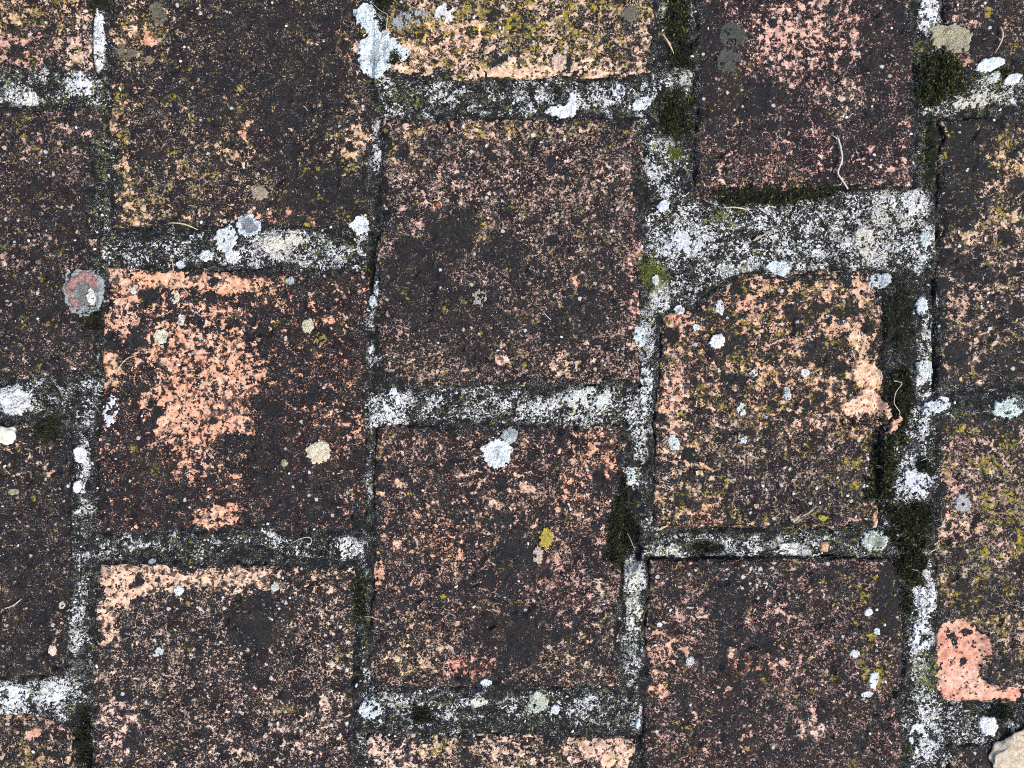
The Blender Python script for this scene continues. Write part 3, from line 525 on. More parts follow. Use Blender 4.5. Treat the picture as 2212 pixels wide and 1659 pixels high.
mp((2005, 30, 24, 50), 8, w=.84, k=0, t=.1); mp((1985, 20, 20, 30), 8, w=.6, t=.8); mp((1990, 110, 30, 30), 10, w=.3, g=.5); mp((2120, 210, 90, 30), 16, w=.66, t=.3, g=.34); mp((2050, 240, 50, 30), 12, w=.66, t=.35); mp((2160, 180, 60, 20), 12, w=.6, g=.4); mp((2010, 330, 24, 80), 10, w=.3, g=.5); mp((1985, 280, 14, 30), 6, w=.4, t=.6)
mp((2030, 460, 9, 120), 5, k=.7, w=.1, dz=-1.0e-3); mp((2006, 620, 18, 40), 8, w=.5, k=.4); mp((1990, 660, 14, 24), 6, w=.9); mp((1950, 680, 40, 90), 14, w=.12, k=.55); mp((1995, 740, 16, 60), 8, w=.6); mp((2019, 720, 5, 130), 4, k=.95, w=.05, dz=-1.8e-3); mp((1950, 800, 30, 80), 12, w=.2, k=.5); mp((1995, 810, 20, 24), 8, w=.86, g=.3)  # deepened strips along the right-hand brick: crack shadow painted into the mortar colour
mp((2010, 870, 30, 24), 10, w=.8); mp((1970, 920, 30, 40), 12, w=.7); mp((1985, 960, 30, 50), 12, w=.6); mp((1990, 1040, 40, 44), 14, w=.76, t=.1, k=0); mp((1950, 1070, 24, 24), 10, w=.7); mp((2100, 866, 110, 22), 12, w=.34, k=.3); mp((2180, 870, 40, 20), 10, w=.66)
mp((2000, 1290, 26, 50), 10, w=.92, k=0); mp((1990, 1370, 30, 50), 12, w=.84, k=0); mp((2000, 1230, 14, 40), 6, w=.85, t=.2, k=0); mp((1990, 1470, 20, 60), 10, w=.5, g=.5); mp((2000, 1530, 26, 40), 12, w=.78, g=.35); mp((2010, 1590, 24, 40), 12, w=.78); mp((1990, 1640, 24, 40), 12, w=.6); mp((2090, 1570, 40, 30), 12, w=.55); mp((2160, 1550, 40, 16), 8, w=.3, k=.5); mp((2190, 1560, 14, 24), 6, w=.85)
mp((2010, 1450, 40, 40), 14, g=.6)
for xx in (1180, 1730): pass
keep = sdm > -44
idx = np.arange(gx.size).reshape(gx.shape)
kf = keep[:-1, :-1] & keep[1:, :-1] & keep[:-1, 1:] & keep[1:, 1:]
F = np.stack([idx[1:, :-1], idx[1:, 1:], idx[:-1, 1:], idx[:-1, :-1]], -1)[kf]
used, inv = np.unique(F, return_inverse=True); F = inv.reshape(-1, 4)
ii = np.clip(((gx - RX0) / RC).astype(int), 0, RW - 1); jj = np.clip(((gy - RY0) / RC).astype(int), 0, RH - 1); hb = HMAP[jj, ii]; hb = np.where(hb < -1, -1e-3, hb)
lap = sdm + 8 + 24 * fbm(gx, gy, 60, 351, 5, .68)                                     # where the mortar film ends on the brick
onb = np.where(mz < -1.2e-3, mz, hb) + 0.32e-3 * np.tanh(lap / 7.0) - 2.0e-3 * sstep(-16, -32, lap)
mzf = np.where(sdm < 0, onb, mz + (onb - mz) * sstep(9, 0, sdm) * (mz > -1.2e-3))
mv = np.stack([wx(gx), wy(gy), mzf], -1).reshape(-1, 3)[used]
mc = np.stack([mw, mg, mt, np.clip(mcrust_shade, 0, 1)], -1).reshape(-1, 4)[used]
mortar = mesh_obj('mortar', mv, F, M_MORTAR, pavement, {'cover': mc})
mortar['label'] = 'black and white speckled mortar filling the joints between the bricks'
ok = sdm.ravel()[used] > -2
stamp(gx.ravel()[used][ok], gy.ravel()[used][ok], mv[ok, 2])
for _ in range(4):                           # fill the few unstamped cells
    hole = HMAP < -1
    if not hole.any(): break
    acc = np.zeros_like(HMAP); cnt = np.zeros_like(HMAP)
    for dx, dy in ((1, 0), (-1, 0), (0, 1), (0, -1)):
        q = np.roll(HMAP, (dy, dx), (0, 1)); g = q > -1; acc[g] += q[g]; cnt[g] += 1
    f_ = hole & (cnt > 0); HMAP[f_] = acc[f_] / cnt[f_]
HMAP[HMAP < -1] = 0
def H(x, y):
    i = np.clip(((np.asarray(x, float) - RX0) / RC).astype(int), 1, RW - 2); j = np.clip(((np.asarray(y, float) - RY0) / RC).astype(int), 1, RH - 2)
    return (HMAP[j, i] * 2 + HMAP[j + 1, i] + HMAP[j - 1, i] + HMAP[j, i + 1] + HMAP[j, i - 1]) / 6

g = mesh_obj('ground', np.array([(-150, -150, -0.03), (150, -150, -0.03), (150, 150, -0.03), (-150, 150, -0.03)]), np.array([[0, 1, 2, 3]]), M_GROUND, None, None, False)
tag(g, 'bare brown earth under and around the paving', None, None, 'structure')

# ------------------------------------------------------------------ lichens
BLUE = (.50, .585, .60); GREYB = (.30, .34, .345); WHITE = (.66, .66, .65); MINT = (.47, .54, .47); CRM = (.54, .50, .38); KHAKI = (.40, .36, .235)
GTAN = (.17, .155, .12); DGG = (.075, .08, .068); OLIVE = (.30, .245, .09); YELL = (.43, .33, .06); BEIGE = (.47, .41, .31); LILAC = (.62, .64, .70); PCREAM = (.56, .43, .34)
seedc = [500]
def clayattr(V, T, clay, cx, cy):
    y_ = -V[:, 1] / S + cy; x_ = V[:, 0] / S + cx; n = len(V)
    fade = sstep(clay[1] - 16, clay[1] + 6, y_ + 8 * fbm(x_, y_, 14, 77, 3))
    cov = np.stack([1 - .8 * fade, .35 * fade, .25 * fade, np.zeros(n)], -1)
    return {'cover': cov, 'clay': np.concatenate([np.tile(clay[0], (n, 1)), .25 * fade[:, None]], -1)}
def lichen(shape, c, label, c2=None, mid=None, h=0.7e-3, holes=0.0, rough=.28, crack=.6, name='lichen_patch', group='crusty lichens on the paving', step=1.6, lobes=0.14, mat=None, clay=None, cat='lichen'):
    """c rim colour, c2 inner colour from mid (0 rim .. 1 centre)"""
    seedc[0] += 11; sd = seedc[0]
    if isinstance(shape, list):
        a = np.array(shape, float); x0, y0 = a.min(0) - 6; x1, y1 = a.max(0) + 6; cx, cy = a.mean(0); rr = 0.35 * min(x1 - x0, y1 - y0)
    else:
        cx, cy, rx, ry = shape[:4]; m = max(rx, ry) * 1.35 + 3; x0, x1, y0, y1 = cx - m, cx + m, cy - m, cy + m; rr = min(rx, ry)
    st = step if rr > 9 else 1.1
    x, y = np.meshgrid(np.arange(x0, x1, st), np.arange(y0, y1, st))
    s_ = sd_shape(x, y, shape) + rr * rough * .75 * fbm(x, y, max(rr * .8, 6), sd, 4, .6) + rr * (lobes + .08) * (np.abs(fbm(x, y, max(rr * .36, 4), sd + 3, 2)) - .5) + rr * .10 * fbm(x, y, max(rr * .17, 2.4), sd + 12, 2) - rr * .04
    dep = np.clip(-s_ / max(rr, 1), 0, 1.2)
    z = H(x, y) + h * (sstep(-0.02, .16, dep) * .9 + .25 * fbm(x, y, 9, sd + 5, 3) * sstep(0, .1, dep) + .12 * fbm(x, y, 3.5, sd + 6, 2)) - 0.06e-3
    if c2 is not None: z = z - h * .35 * sstep(.35, .8, dep)
    inside = s_ < 0
    if holes > 0: inside &= fbm(x, y, max(rr * .5, 5), sd + 7, 4, .65) > (holes * 1.5 - 1.0)
    idx = np.arange(x.size).reshape(x.shape)
    kf = inside[:-1, :-1] & inside[1:, :-1] & inside[:-1, 1:] & inside[1:, 1:]
    if not kf.any(): kf[kf.shape[0] // 2, kf.shape[1] // 2] = True
    F = np.stack([idx[1:, :-1], idx[1:, 1:], idx[:-1, 1:], idx[:-1, :-1]], -1)[kf]
    us, inv = np.unique(F, return_inverse=True); F = inv.reshape(-1, 4)
    k_ = 1.25 if max(c) > .45 else 1.0; tint = np.empty(x.shape + (4,)); tint[..., :3] = np.minimum(np.array(c) * k_, .84)
    if c2 is not None:
        w_ = sstep((mid or .4) - .18, (mid or .4) + .18, dep + .22 * fbm(x, y, max(rr * .5, 5), sd + 9, 3)); tint[..., :3] += (np.array(c2) - np.array(c)) * w_[..., None]
    tint[..., :3] *= (1 + .10 * fbm(x, y, max(rr * .6, 6), sd + 10, 3))[..., None]
    tint[..., 3] = crack
    # thickness: the rim goes down into the surface
    V = np.stack([wx(x) - wx(cx), wy(y) - wy(cy), z], -1).reshape(-1, 3)[us]; T = tint.reshape(-1, 4)[us]
    e = np.concatenate([F[:, [0, 1]], F[:, [1, 2]], F[:, [2, 3]], F[:, [3, 0]]]); key = np.sort(e, 1); u_, ui, cn = np.unique(key[:, 0] * 1000003 + key[:, 1], return_index=True, return_counts=True)
    be = e[ui[cn == 1]]; bv = np.unique(be); mp_ = np.full(len(V), -1); mp_[bv] = len(V) + np.arange(len(bv))
    V2 = V[bv].copy(); V2[:, 2] -= h * 1.1 + .2e-3
    V = np.vstack([V, V2]); T = np.vstack([T, T[bv]])
    F = np.vstack([F, np.stack([be[:, 1], be[:, 0], mp_[be[:, 0]], mp_[be[:, 1]]], -1)])
    o = mesh_obj(name, V, F, mat or M_LICH, None, {'tint': T} if clay is None else clayattr(V, T, clay, cx, cy)); o.location = (float(wx(cx)), float(wy(cy)), 0)
    return tag(o, label, cat, group)
Z2 = lambda pts, ox, oy, k: [((ox + a * k) * .54, (oy + b * k) * .54) for a, b in pts]
K = 1100 / 2212
lichen(Z2([(985, 20), (915, 35), (850, 85), (862, 170), (925, 265), (900, 340), (870, 430), (905, 520), (945, 600), (1020, 640), (1070, 605), (1085, 570), (1150, 555), (1125, 490), (1215, 530), (1265, 470), (1262, 385), (1200, 350), (1125, 285), (1020, 215), (1000, 140)], 1000, 0, K),
       (.56, .63, .64), 'large pale blue lichen sprawling over the joint at the top', GREYB, .62, 1.0e-3, .12, .12, .75, lobes=.1)
lichen((886, 44, 40, 19, -18), (.34, .37, .37), 'thin grey lichen smear right of the large pale blue lichen', h=.5e-3, holes=.42)
lichen((962, 28, 20, 22), WHITE, 'broken white crust on the yellow-flecked brick near the top', h=.6e-3, holes=.5)
lichen((536, 487, 27, 24), (.50, .56, .60), 'blue-rimmed lichen ring with a dark centre on upper left mortar', (.12, .13, .14), .38, .8e-3, 0, .16)
lichen((489, 515, 27, 23, -50), (.58, .62, .62), 'pale lichen just below left of the dark-centred blue ring', h=.8e-3, holes=.12, rough=.4)
lichen((444, 551, 15, 12), (.60, .64, .66), 'small whitish lichen left of the white round one above the orange brick', h=.7e-3, holes=.15)
lichen((501, 554, 18, 16), (.64, .65, .62), 'round white lichen on mortar directly above the orange brick', h=.8e-3, holes=.06)
lichen((389, 571, 9, 9), (.55, .58, .64), 'tiny bluish lichen at the top edge of the orange brick', h=.6e-3)
lichen((615, 521, 40, 26), (.60, .57, .48), 'cream lichen crust spread over mortar between the two left-centre bricks', h=.7e-3, holes=.42, rough=.4)
lichen((776, 488, 19, 20), (.60, .65, .67), 'blue-white lobed lichen at the lower right corner of the dark upper brick', h=1.0e-3, rough=.3)
lichen((627, 606, 11, 10), (.40, .43, .40), 'small grey lichen at the end of the bright orange top edge', h=.7e-3)
lichen((803, 649, 8, 12), (.55, .62, .64), 'little bluish lichen on the narrow joint beside the central dark brick', h=.7e-3)
lichen((666, 704, 13, 16), (.48, .45, .30), 'upright cream lichen on the upper right of the orange brick', h=.6e-3)
lichen((692, 731, 13, 14, 20), OLIVE, 'olive-ochre lichen below the upright cream one on the orange brick', h=.5e-3, holes=.25)
lichen((349, 727, 16, 15), (.52, .50, .38), 'pale cream star-shaped lichen on the upper left of the orange brick', h=.6e-3, rough=.4)
lichen((392, 690, 7, 15), (.52, .54, .50), 'small pale double lichen beneath the pine hair on the orange brick', h=.6e-3, holes=.2)
lichen((378, 640, 10, 14), (.58, .50, .38), 'pale patch beside the curved hair on the orange brick', h=.4e-3, holes=.3)
lichen((289, 628, 7, 9), (.60, .58, .48), 'tiny pale lichen near the top left corner of the orange brick', h=.5e-3, holes=.2)
lichen((1034, 642, 15, 17), (.38, .36, .30), 'broken grey lichen crescent on the central dark brick', h=.6e-3, holes=.45, rough=.45)
# grey ring with a pink middle
lichen((181, 630, 43, 50), (.33, .37, .37), 'scalloped grey lichen ring with pink centre at the left joint', (.20, .20, .195), .45, 1.0e-3, .05, .12, .55)
lichen([(160, 600), (180, 586), (200, 590), (212, 606), (208, 622), (196, 618), (180, 608), (166, 616), (160, 640), (176, 664), (172, 678), (160, 668), (148, 640), (148, 616)], (.36, .205, .185), 'pink crescent of bare clay inside the scalloped grey lichen ring', None, None, 1.6e-3, .05, .12, .4)
lichen((198, 640, 8, 20), (.62, .63, .60), 'white fleck inside the scalloped grey ring at the left joint', h=1.7e-3, holes=.3)
lichen((688, 976, 25, 25), (.56, .50, .36), 'round cream lichen on the lower right of the orange brick', h=.8e-3, rough=.18, crack=.35)
lichen((614, 1000, 8, 8), (.40, .38, .26), 'pea-sized cream lichen left of the round cream one', h=.6e-3)
lichen((1074, 977, 31, 34), (.62, .68, .69), 'brightest blue-white rosette with a grey middle on the lower central brick', (.36, .37, .37), .85, 1.0e-3, 0, .14, .55)
lichen((1101, 940, 19, 17, -30), (.40, .45, .44), 'smaller grey rosette touching the bright blue-white rosette', None, None, .9e-3, 0, .14, .5)
lichen((1549, 737, 17, 16), (.70, .70, .69), 'round chalk-white lichen on the broken peach brick', h=1.1e-3, rough=.14, crack=.05)
lichen((1503, 708, 8, 8), (.60, .65, .67), 'small bluish white dot left of the chalk-white lichen', h=.7e-3)
lichen((1555, 664, 10, 17), (.58, .62, .62), 'upright pale lichen above the round chalk-white one', h=.7e-3, holes=.12)
lichen((1467, 668, 13, 10), (.60, .64, .66), 'pale lichen at the chipped upper left of the broken brick', h=.8e-3)
lichen((1381, 725, 14, 24), (.48, .56, .54), 'minty upright lichen on the joint left of the broken brick', h=.7e-3, holes=.22)
lichen((1434, 445, 13, 13), (.60, .65, .68), 'blue-white lichen at the left end of the wide white mortar bed', h=.8e-3, rough=.4)
lichen((1416, 604, 8, 11), (.60, .64, .62), 'white fleck sitting in the bright green moss', h=1.6e-3, holes=.1)
lichen((1681, 579, 24, 16, 20), (.56, .63, .64), 'pale blue lichen on the top edge of the broken brick', h=.9e-3, rough=.35)
lichen((1904, 606, 26, 17), (.46, .52, .53), 'grey-blue lichen at the upper right corner of the broken brick', h=.9e-3, holes=.2)
lichen((1997, 517, 12, 18), (.50, .57, .55), 'upright mint lichen at the right end of the wide mortar bed', h=.9e-3)
lichen((1863, 520, 24, 32), (.55, .52, .44), 'cream crust on the wide mortar bed above the fractured brick corner', h=.6e-3, holes=.45)
lichen((1992, 660, 13, 20), (.58, .63, .66), 'bluish-white lichen on the dark joint right of the broken brick', h=.9e-3, holes=.15)
lichen((1997, 796, 19, 21), (.56, .61, .56), 'greenish white lichen on the mossy joint beside peach fractures', h=1.0e-3, holes=.22)
lichen((1738, 805, 9, 9), (.70, .70, .69), 'round white dot on the right half of the broken brick', h=.8e-3, rough=.15, crack=.05)
lichen((1628, 806, 9, 8), (.62, .62, .58), 'ragged white speck in the middle of the broken brick', h=.6e-3, holes=.3)
lichen((1700, 850, 8, 18), (.54, .56, .54), 'pale double lichen on salmon clay of the broken brick', h=.6e-3, holes=.3)
lichen((2021, 877, 32, 18, -20), (.62, .64, .71), 'lilac-white lichen at the crossing of the right-hand joints', h=.9e-3, holes=.28, rough=.4)
lichen((2174, 882, 29, 22), (.48, .56, .51), 'mint green lichen at the right edge below the joint', h=.8e-3, holes=.14, rough=.35)
lichen((2079, 1087, 18, 20), (.44, .44, .43), 'lone grey-white rosette on the brick at the right edge', h=.8e-3, holes=.2, rough=.32)
lichen((1890, 1168, 30, 23), (.48, .54, .49), 'grey-mint lichen with greenish centre on mortar below the broken brick', (.20, .21, .14), .5, .9e-3, .15, .25)
lichen((2052, 80, 44, 30, 10), (.40, .37, .25), 'lobed khaki lichen above the large moss cushion at top right', h=1.0e-3, rough=.34, holes=.05, crack=.3)
lichen((2134, 141, 33, 13, -14), (.62, .67, .66), 'long white lichen right of the large moss cushion', h=1.1e-3, rough=.3, crack=.1)
lichen((2188, 169, 20, 11, -18), (.66, .67, .66), 'white lichen lobe at the right edge below the long white one', h=1.1e-3, rough=.3, crack=.1)
lichen((2147, 166, 17, 9, -40), (.56, .60, .54), 'narrow mint lichen tucked under the long white one', h=.9e-3, holes=.2)
lichen([(1180, 240), (1192, 230), (1220, 228), (1232, 202), (1246, 204), (1244, 240), (1236, 256), (1206, 256)], (.70, .70, .69), 'largest chalk-white crust on the upper central mortar band', h=1.1e-3, rough=.12, crack=.05)
lichen((1386, 223, 23, 14, -15), (.62, .66, .72), 'blue-white ragged crust at the right end of the upper mortar band', h=.9e-3, holes=.25)
lichen((1335, 194, 17, 15), (.60, .64, .70), 'split bluish crust above the right end of the upper mortar band', h=.8e-3, holes=.5)
lichen((1207, 133, 17, 19), (.56, .44, .36), 'pinkish cream lichen with pale rim on the yellow-flecked brick', (.52, .36, .28), .3, .6e-3, 0, .3)
lichen((1362, 31, 18, 17), GTAN, 'grey-tan lichen at the upper right of the yellow-flecked brick', h=.5e-3, holes=.08)
lichen((1582, 78, 26, 28), DGG, 'upper of two dark grey-green lichens on the pink-topped brick', h=.35e-3, crack=.5, holes=.36, rough=.4)
lichen((1577, 132, 27, 26), (.085, .088, .074), 'lower of two dark grey-green lichens on the pink-topped brick', h=.35e-3, crack=.5, holes=.36, rough=.4)
lichen((340, 30, 19, 24), (.15, .14, .105), 'grey-tan lichen at the very top of the dark upper left brick', h=.35e-3, holes=.4, rough=.4)
lichen((268, 111, 22, 20), (.16, .14, .115), 'grey-tan lichen near the left edge of the dark upper brick', h=.35e-3, holes=.4, rough=.4)
lichen((559, 416, 19, 17), (.36, .29, .215), 'beige starry lichen low on the dark upper left brick', h=.6e-3, rough=.3, crack=.25)
lichen((322, 128, 11, 9), (.27, .21, .13), 'small tan lichen with a white grain on the dark upper brick', h=.5e-3)
lichen((1163, 1517, 22, 22), (.42, .46, .36), 'pale green lichen on the lower central mortar bed', h=.9e-3, rough=.3, holes=.1)
lichen((1199, 1533, 9, 10), (.64, .66, .66), 'white fleck right of the pale green lichen on lower mortar', h=.8e-3)
lichen((798, 1534, 25, 20), (.54, .60, .61), 'bluish white ragged lichen at the lower left of the mortar bed', h=.8e-3, holes=.42)
lichen((1050, 1476, 13, 9), (.56, .60, .64), 'small bluish lichen at the lower edge of the lower central brick', h=.7e-3)
lichen((1034, 1517, 20, 10), (.60, .58, .48), 'flat cream-white crust on the lower central mortar bed', h=.7e-3, holes=.2)
lichen((594, 1268, 10, 10), (.52, .55, .50), 'pale green-white dot on the brick with the cream band', h=.6e-3)
lichen((1179, 1164, 15, 21), YELL, 'mustard yellow lichen on the lower central brick', h=.7e-3, rough=.35, crack=.3)
lichen((1162, 1200, 12, 20), (.46, .37, .29), 'beige lichen strip just below the mustard yellow one', h=.5e-3, holes=.25)
lichen((1361, 1028, 12, 22), (.58, .62, .60), 'white lichen on the vertical joint right of the lower central brick', h=.9e-3, holes=.12)
lichen((1455, 955, 12, 20, -20), (.50, .55, .52), 'pale mint lichen at the left side of the broken brick', h=.7e-3, holes=.1)
lichen((1602, 883, 11, 15), (.58, .60, .58), 'upper of two pale lichens in the middle of the broken brick', h=.6e-3, holes=.25)
lichen((1602, 949, 13, 12), (.52, .55, .55), 'lower of two pale lichens in the middle of the broken brick', h=.6e-3, holes=.35)
lichen((2137, 1570, 22, 20, 30), (.70, .69, .69), 'chalk-white lichen below the salmon L-shaped break', h=1.0e-3, rough=.3, crack=.1)
lichen((1886, 1468, 10, 20, 12), (.66, .68, .68), 'tallest white fleck on the lower right dark brick', h=.8e-3, holes=.12)
lichen((1874, 1321, 9, 9), (.68, .69, .68), 'uppermost white dot on the lower right dark brick', h=.8e-3)
lichen((1893, 1363, 7, 8), (.62, .64, .64), 'second white dot down on the lower right dark brick', h=.7e-3)
lichen((1846, 1412, 10, 9, -40), (.66, .67, .66), 'white fleck left of the tallest white fleck, lower right brick', h=.7e-3)
lichen((1874, 1500, 13, 7, -10), (.66, .67, .66), 'flat white fleck under the tallest white fleck, lower right brick', h=.7e-3)
lichen((172, 982, 14, 19), (.70, .70, .70), 'bright white crust in the left joint beside the orange brick', h=1.0e-3, rough=.22, crack=.05)
lichen((166, 1052, 9, 13), (.68, .68, .68), 'smaller white crust below the bright one in the left joint', h=.9e-3, rough=.25, crack=.1)
lichen((30, 1062, 11, 8), (.36, .34, .22), 'small khaki lichen on the dark brick at the left edge', h=.5e-3)
lichen((114, 1404, 8, 13), (.56, .46, .37), 'pinkish cream fleck on the lower left dark brick', h=.6e-3, crack=.1)
lichen((134, 1307, 7, 9), (.48, .44, .33), 'small cream ring on the right side of the lower left dark brick', h=.5e-3, holes=.15)
lichen((388, 1274, 10, 12), (.60, .62, .60), 'white fleck at the lower edge of the cream-topped band', h=.7e-3, holes=.1)
lichen((345, 1407, 12, 10, -30), (.52, .58, .56), 'pale minty lichen in the middle of the cream-banded brick', h=.6e-3, holes=.25)
lichen((328, 1213, 9, 6, -20), (.42, .45, .44), 'small grey lichen above the cream band', h=.6e-3)
lichen((1491, 1428, 10, 11), (.46, .49, .48), 'pale star-shaped lichen on the lower right dark brick', h=.6e-3, rough=.4)
lichen((1425, 1349, 7, 6), (.54, .60, .60), 'tiny bluish dot near the left edge of the lower right brick', h=.5e-3)
lichen((1830, 1155, 0.1 + 8, 9), (.46, .38, .05), 'yellow-green lichen button beside the withered leaf', h=1.0e-3, crack=.2) if False else None
lichen((1774, 1118, 9, 7), (.40, .37, .05), 'yellow-green lichen button beside the withered leaf', h=1.0e-3, crack=.2)

for shp, cc_, lab in [
    ((36, 866, 34, 25), (.70, .69, .69), 'big chalky white crust at the left edge at mid-height'),
    ((112, 1500, 26, 20), (.68, .67, .68), 'right half of the white crust in the lower left joint'),
    ((24, 1500, 36, 24), (.66, .68, .68), 'left half of the white crust in the lower left joint'),
    ((2002, 1298, 18, 36), (.68, .69, .67), 'tall white crust in the joint above the salmon break'),
    ((1990, 1368, 20, 34), (.66, .67, .68), 'white crust in the joint left of the salmon break'),
    ((1366, 1250, 12, 30), (.64, .64, .56), 'greenish white crust in the joint below the black moss crossing'),
    ((1372, 1325, 14, 36), (.62, .60, .50), 'cream crust low in the joint right of the lower central brick'),
    ((60, 210, 24, 13), (.68, .66, .64), 'white crust in the joint at the upper left edge'),
    ((172, 178, 24, 24), (.64, .65, .68), 'broken white crust left of the upper left crossing'),
    ((850, 878, 22, 34), (.64, .66, .67), 'white crust at the left end of the middle mortar joint'),
    ((1270, 862, 50, 26), (.56, .58, .53), 'grey-white crust at the right end of the middle mortar joint'),
    ((1395, 840, 14, 60), (.54, .56, .53), 'grey crust on the joint left of the salmon clay edge'),
    ((1704, 1186, 36, 14), (.66, .66, .62), 'white crust on the mortar left of the small peach chip'),
    ((1436, 1190, 22, 12), (.60, .59, .50), 'cream crust at the lower left corner of the broken brick'),
    ((1985, 1040, 34, 26), (.62, .63, .65), 'grey-white crust between the moss cushions and the right-edge brick'),
    ((214, 80, 12, 70), (.70, .70, .69), 'tall white crust strip in the joint at top left'),
    ((2005, 28, 20, 34), (.66, .67, .70), 'white crust strip above the khaki lichen at top right'),
    ((2110, 215, 60, 16, -16), (.50, .47, .40), 'beige crumbly crust right of the largest moss cushion'),
    ((1960, 440, 34, 24), (.60, .60, .57), 'white crust below the right corner of the pink-topped brick'),
    ((240, 890, 18, 36), (.62, .63, .66), 'white crust on the lower left side of the orange brick'),
    ((742, 1184, 26, 20), (.58, .58, .55), 'white crust at the crossing below the orange brick'),
    ((1985, 1590, 20, 30), (.64, .64, .63), 'white crust at the foot of the right-hand joint'),
    ((1480, 520, 46, 26), (.52, .54, .56), 'thin grey crust in the left part of the wide mortar bed')]:
    lichen(shp, cc_, lab, h=.55e-3, holes=.56, rough=.5, crack=.35, group='white crusts in the joints')

# ------------------------------------------------------------------ moss
def moss(shape, label, n, mat=None, ln=1.0, bright=.25, lift=0.6e-3, extra=''):
    """a cushion: a low dome and many small pointed leaves standing out of it"""
    seedc[0] += 11; sd = seedc[0]; nr = np.random.default_rng(sd)
    if isinstance(shape, list):
        a = np.array(shape, float); x0, y0 = a.min(0) - 4; x1, y1 = a.max(0) + 4; cx, cy = a.mean(0); rr = .35 * min(x1 - x0, y1 - y0)
    else:
        cx, cy, rx, ry = shape[:4]; m = max(rx, ry) * 1.3 + 3; x0, x1, y0, y1 = cx - m, cx + m, cy - m, cy + m; rr = min(rx, ry)
    def S_(x, y): return sd_shape(x, y, shape) + rr * .62 * fbm(x, y, max(rr * .8, 9), sd, 5, .68) + min(rr * .35, 9) * fbm(x, y, 9, sd + 77, 2)
    px = nr.uniform(x0, x1, n * 6); py = nr.uniform(y0, y1, n * 6)
    s_ = S_(px, py); ok = s_ < nr.uniform(-.25, .08, s_.shape) * rr; px, py, s_ = px[ok][:n], py[ok][:n], s_[ok][:n]
    dep = np.clip(-s_ / rr, 0, 1); clump = fbm(px, py, 14, sd + 3, 3)
    z0 = H(px, py) + lift * sstep(0, .5, dep) * (.6 + .5 * clump)
    m = len(px); L = ln * nr.uniform(.7, 1.6, m) * 1.4e-3; W = L * nr.uniform(.22, .38, m)
    az = nr.uniform(0, 2 * math.pi, m); el = nr.uniform(.15, 1.2, m)
    d = np.stack([np.cos(az) * np.cos(el), np.sin(az) * np.cos(el), np.sin(el)], -1)
    sid = np.stack([-np.sin(az), np.cos(az), nr.uniform(-.4, .4, m)], -1)
    base = np.stack([wx(px) - wx(cx), wy(py) - wy(cy), z0 - .2e-3], -1)
    mid_ = base + d * (L * .5)[:, None]; tip = base + d * L[:, None]; tip[:, 2] -= L * .12
    V = np.stack([base, mid_ + sid * (W * .5)[:, None], tip, mid_ - sid * (W * .5)[:, None]], 1).reshape(-1, 3)
    F = np.arange(m * 4).reshape(-1, 4)
    r = np.clip(.45 + .5 * clump + nr.uniform(-.35, .35, m), 0, 1); gg = (nr.random(m) < bright * (.35 + .65 * sstep(.55, .05, dep))) * nr.uniform(.25, 1, m)  # some leaves paler, mostly near the rim: lit tips put into the colour
    T = np.repeat(np.stack([r, gg, np.zeros(m), np.ones(m)], -1), 4, 0)
    # dome beneath
    st = 3.0; gx_, gy_ = np.meshgrid(np.arange(x0, x1, st), np.arange(y0, y1, st)); q = S_(gx_, gy_); dd = np.clip(-q / rr, 0, 1)
    zz = H(gx_, gy_) + lift * .8 * sstep(0, .5, dd) * (.6 + .5 * fbm(gx_, gy_, 14, sd + 3, 3)) - .25e-3 * sstep(.12, 0, dd)
    ins = q < rr * .02; kf = ins[:-1, :-1] & ins[1:, :-1] & ins[:-1, 1:] & ins[1:, 1:]
    if kf.any():
        idx = np.arange(gx_.size).reshape(gx_.shape); FF = np.stack([idx[1:, :-1], idx[1:, 1:], idx[:-1, 1:], idx[:-1, :-1]], -1)[kf]
        us, inv = np.unique(FF, return_inverse=True)
        VV = np.stack([wx(gx_) - wx(cx), wy(gy_) - wy(cy), zz], -1).reshape(-1, 3)[us]
        F = np.vstack([F, inv.reshape(-1, 4) + len(V)]); V = np.vstack([V, VV])
        T = np.vstack([T, np.tile([[.1, 0, 0, 1]], (len(VV), 1))])
    o = mesh_obj('moss_cushion', V, F, mat or M_MOSS, None, {'tint': T}, False); o.location = (float(wx(cx)), float(wy(cy)), 0)
    return tag(o, label, 'moss', 'moss growing in the joints')
moss((1464, 28, 24, 58), 'dark moss with green edges in the joint at the top right of centre', 1500, bright=.35)
moss((1476, 116, 24, 28), 'brownish black moss strip below the pine needle in the upper joint', 500, bright=.05, lift=.3e-3)
moss((1462, 246, 34, 46), 'dark moss cushion at the right end of the upper mortar band', 1500, bright=.25)
moss([(1985, 130), (2030, 118), (2080, 140), (2102, 165), (2095, 200), (2050, 222), (2000, 225), (1985, 190)], 'largest deep green moss cushion at the upper right', 3200, bright=.42, lift=1.2e-3)
moss((2013, 330, 14, 90), 'straggly moss strip in the joint below the largest cushion', 600, bright=.4, lift=.3e-3)
moss([(1540, 412), (1620, 404), (1700, 408), (1800, 400), (1830, 408), (1760, 432), (1680, 446), (1590, 444), (1545, 432)], 'long dark moss fringe along the bottom of the pink-topped brick', 1500, bright=.3, lift=.4e-3)
moss((1403, 593, 23, 28), 'bright yellow-green moss tuft beside the central dark brick', 700, M_MOSSG, .7, .3, .4e-3)
moss((1455, 330, 14, 14), 'small green moss tuft right of the upper central brick', 160, M_MOSSG, .7, .15, .3e-3)
moss((1944, 690, 30, 80), 'black moss filling the break on the right of the fractured brick', 700, bright=.10, lift=.3e-3)
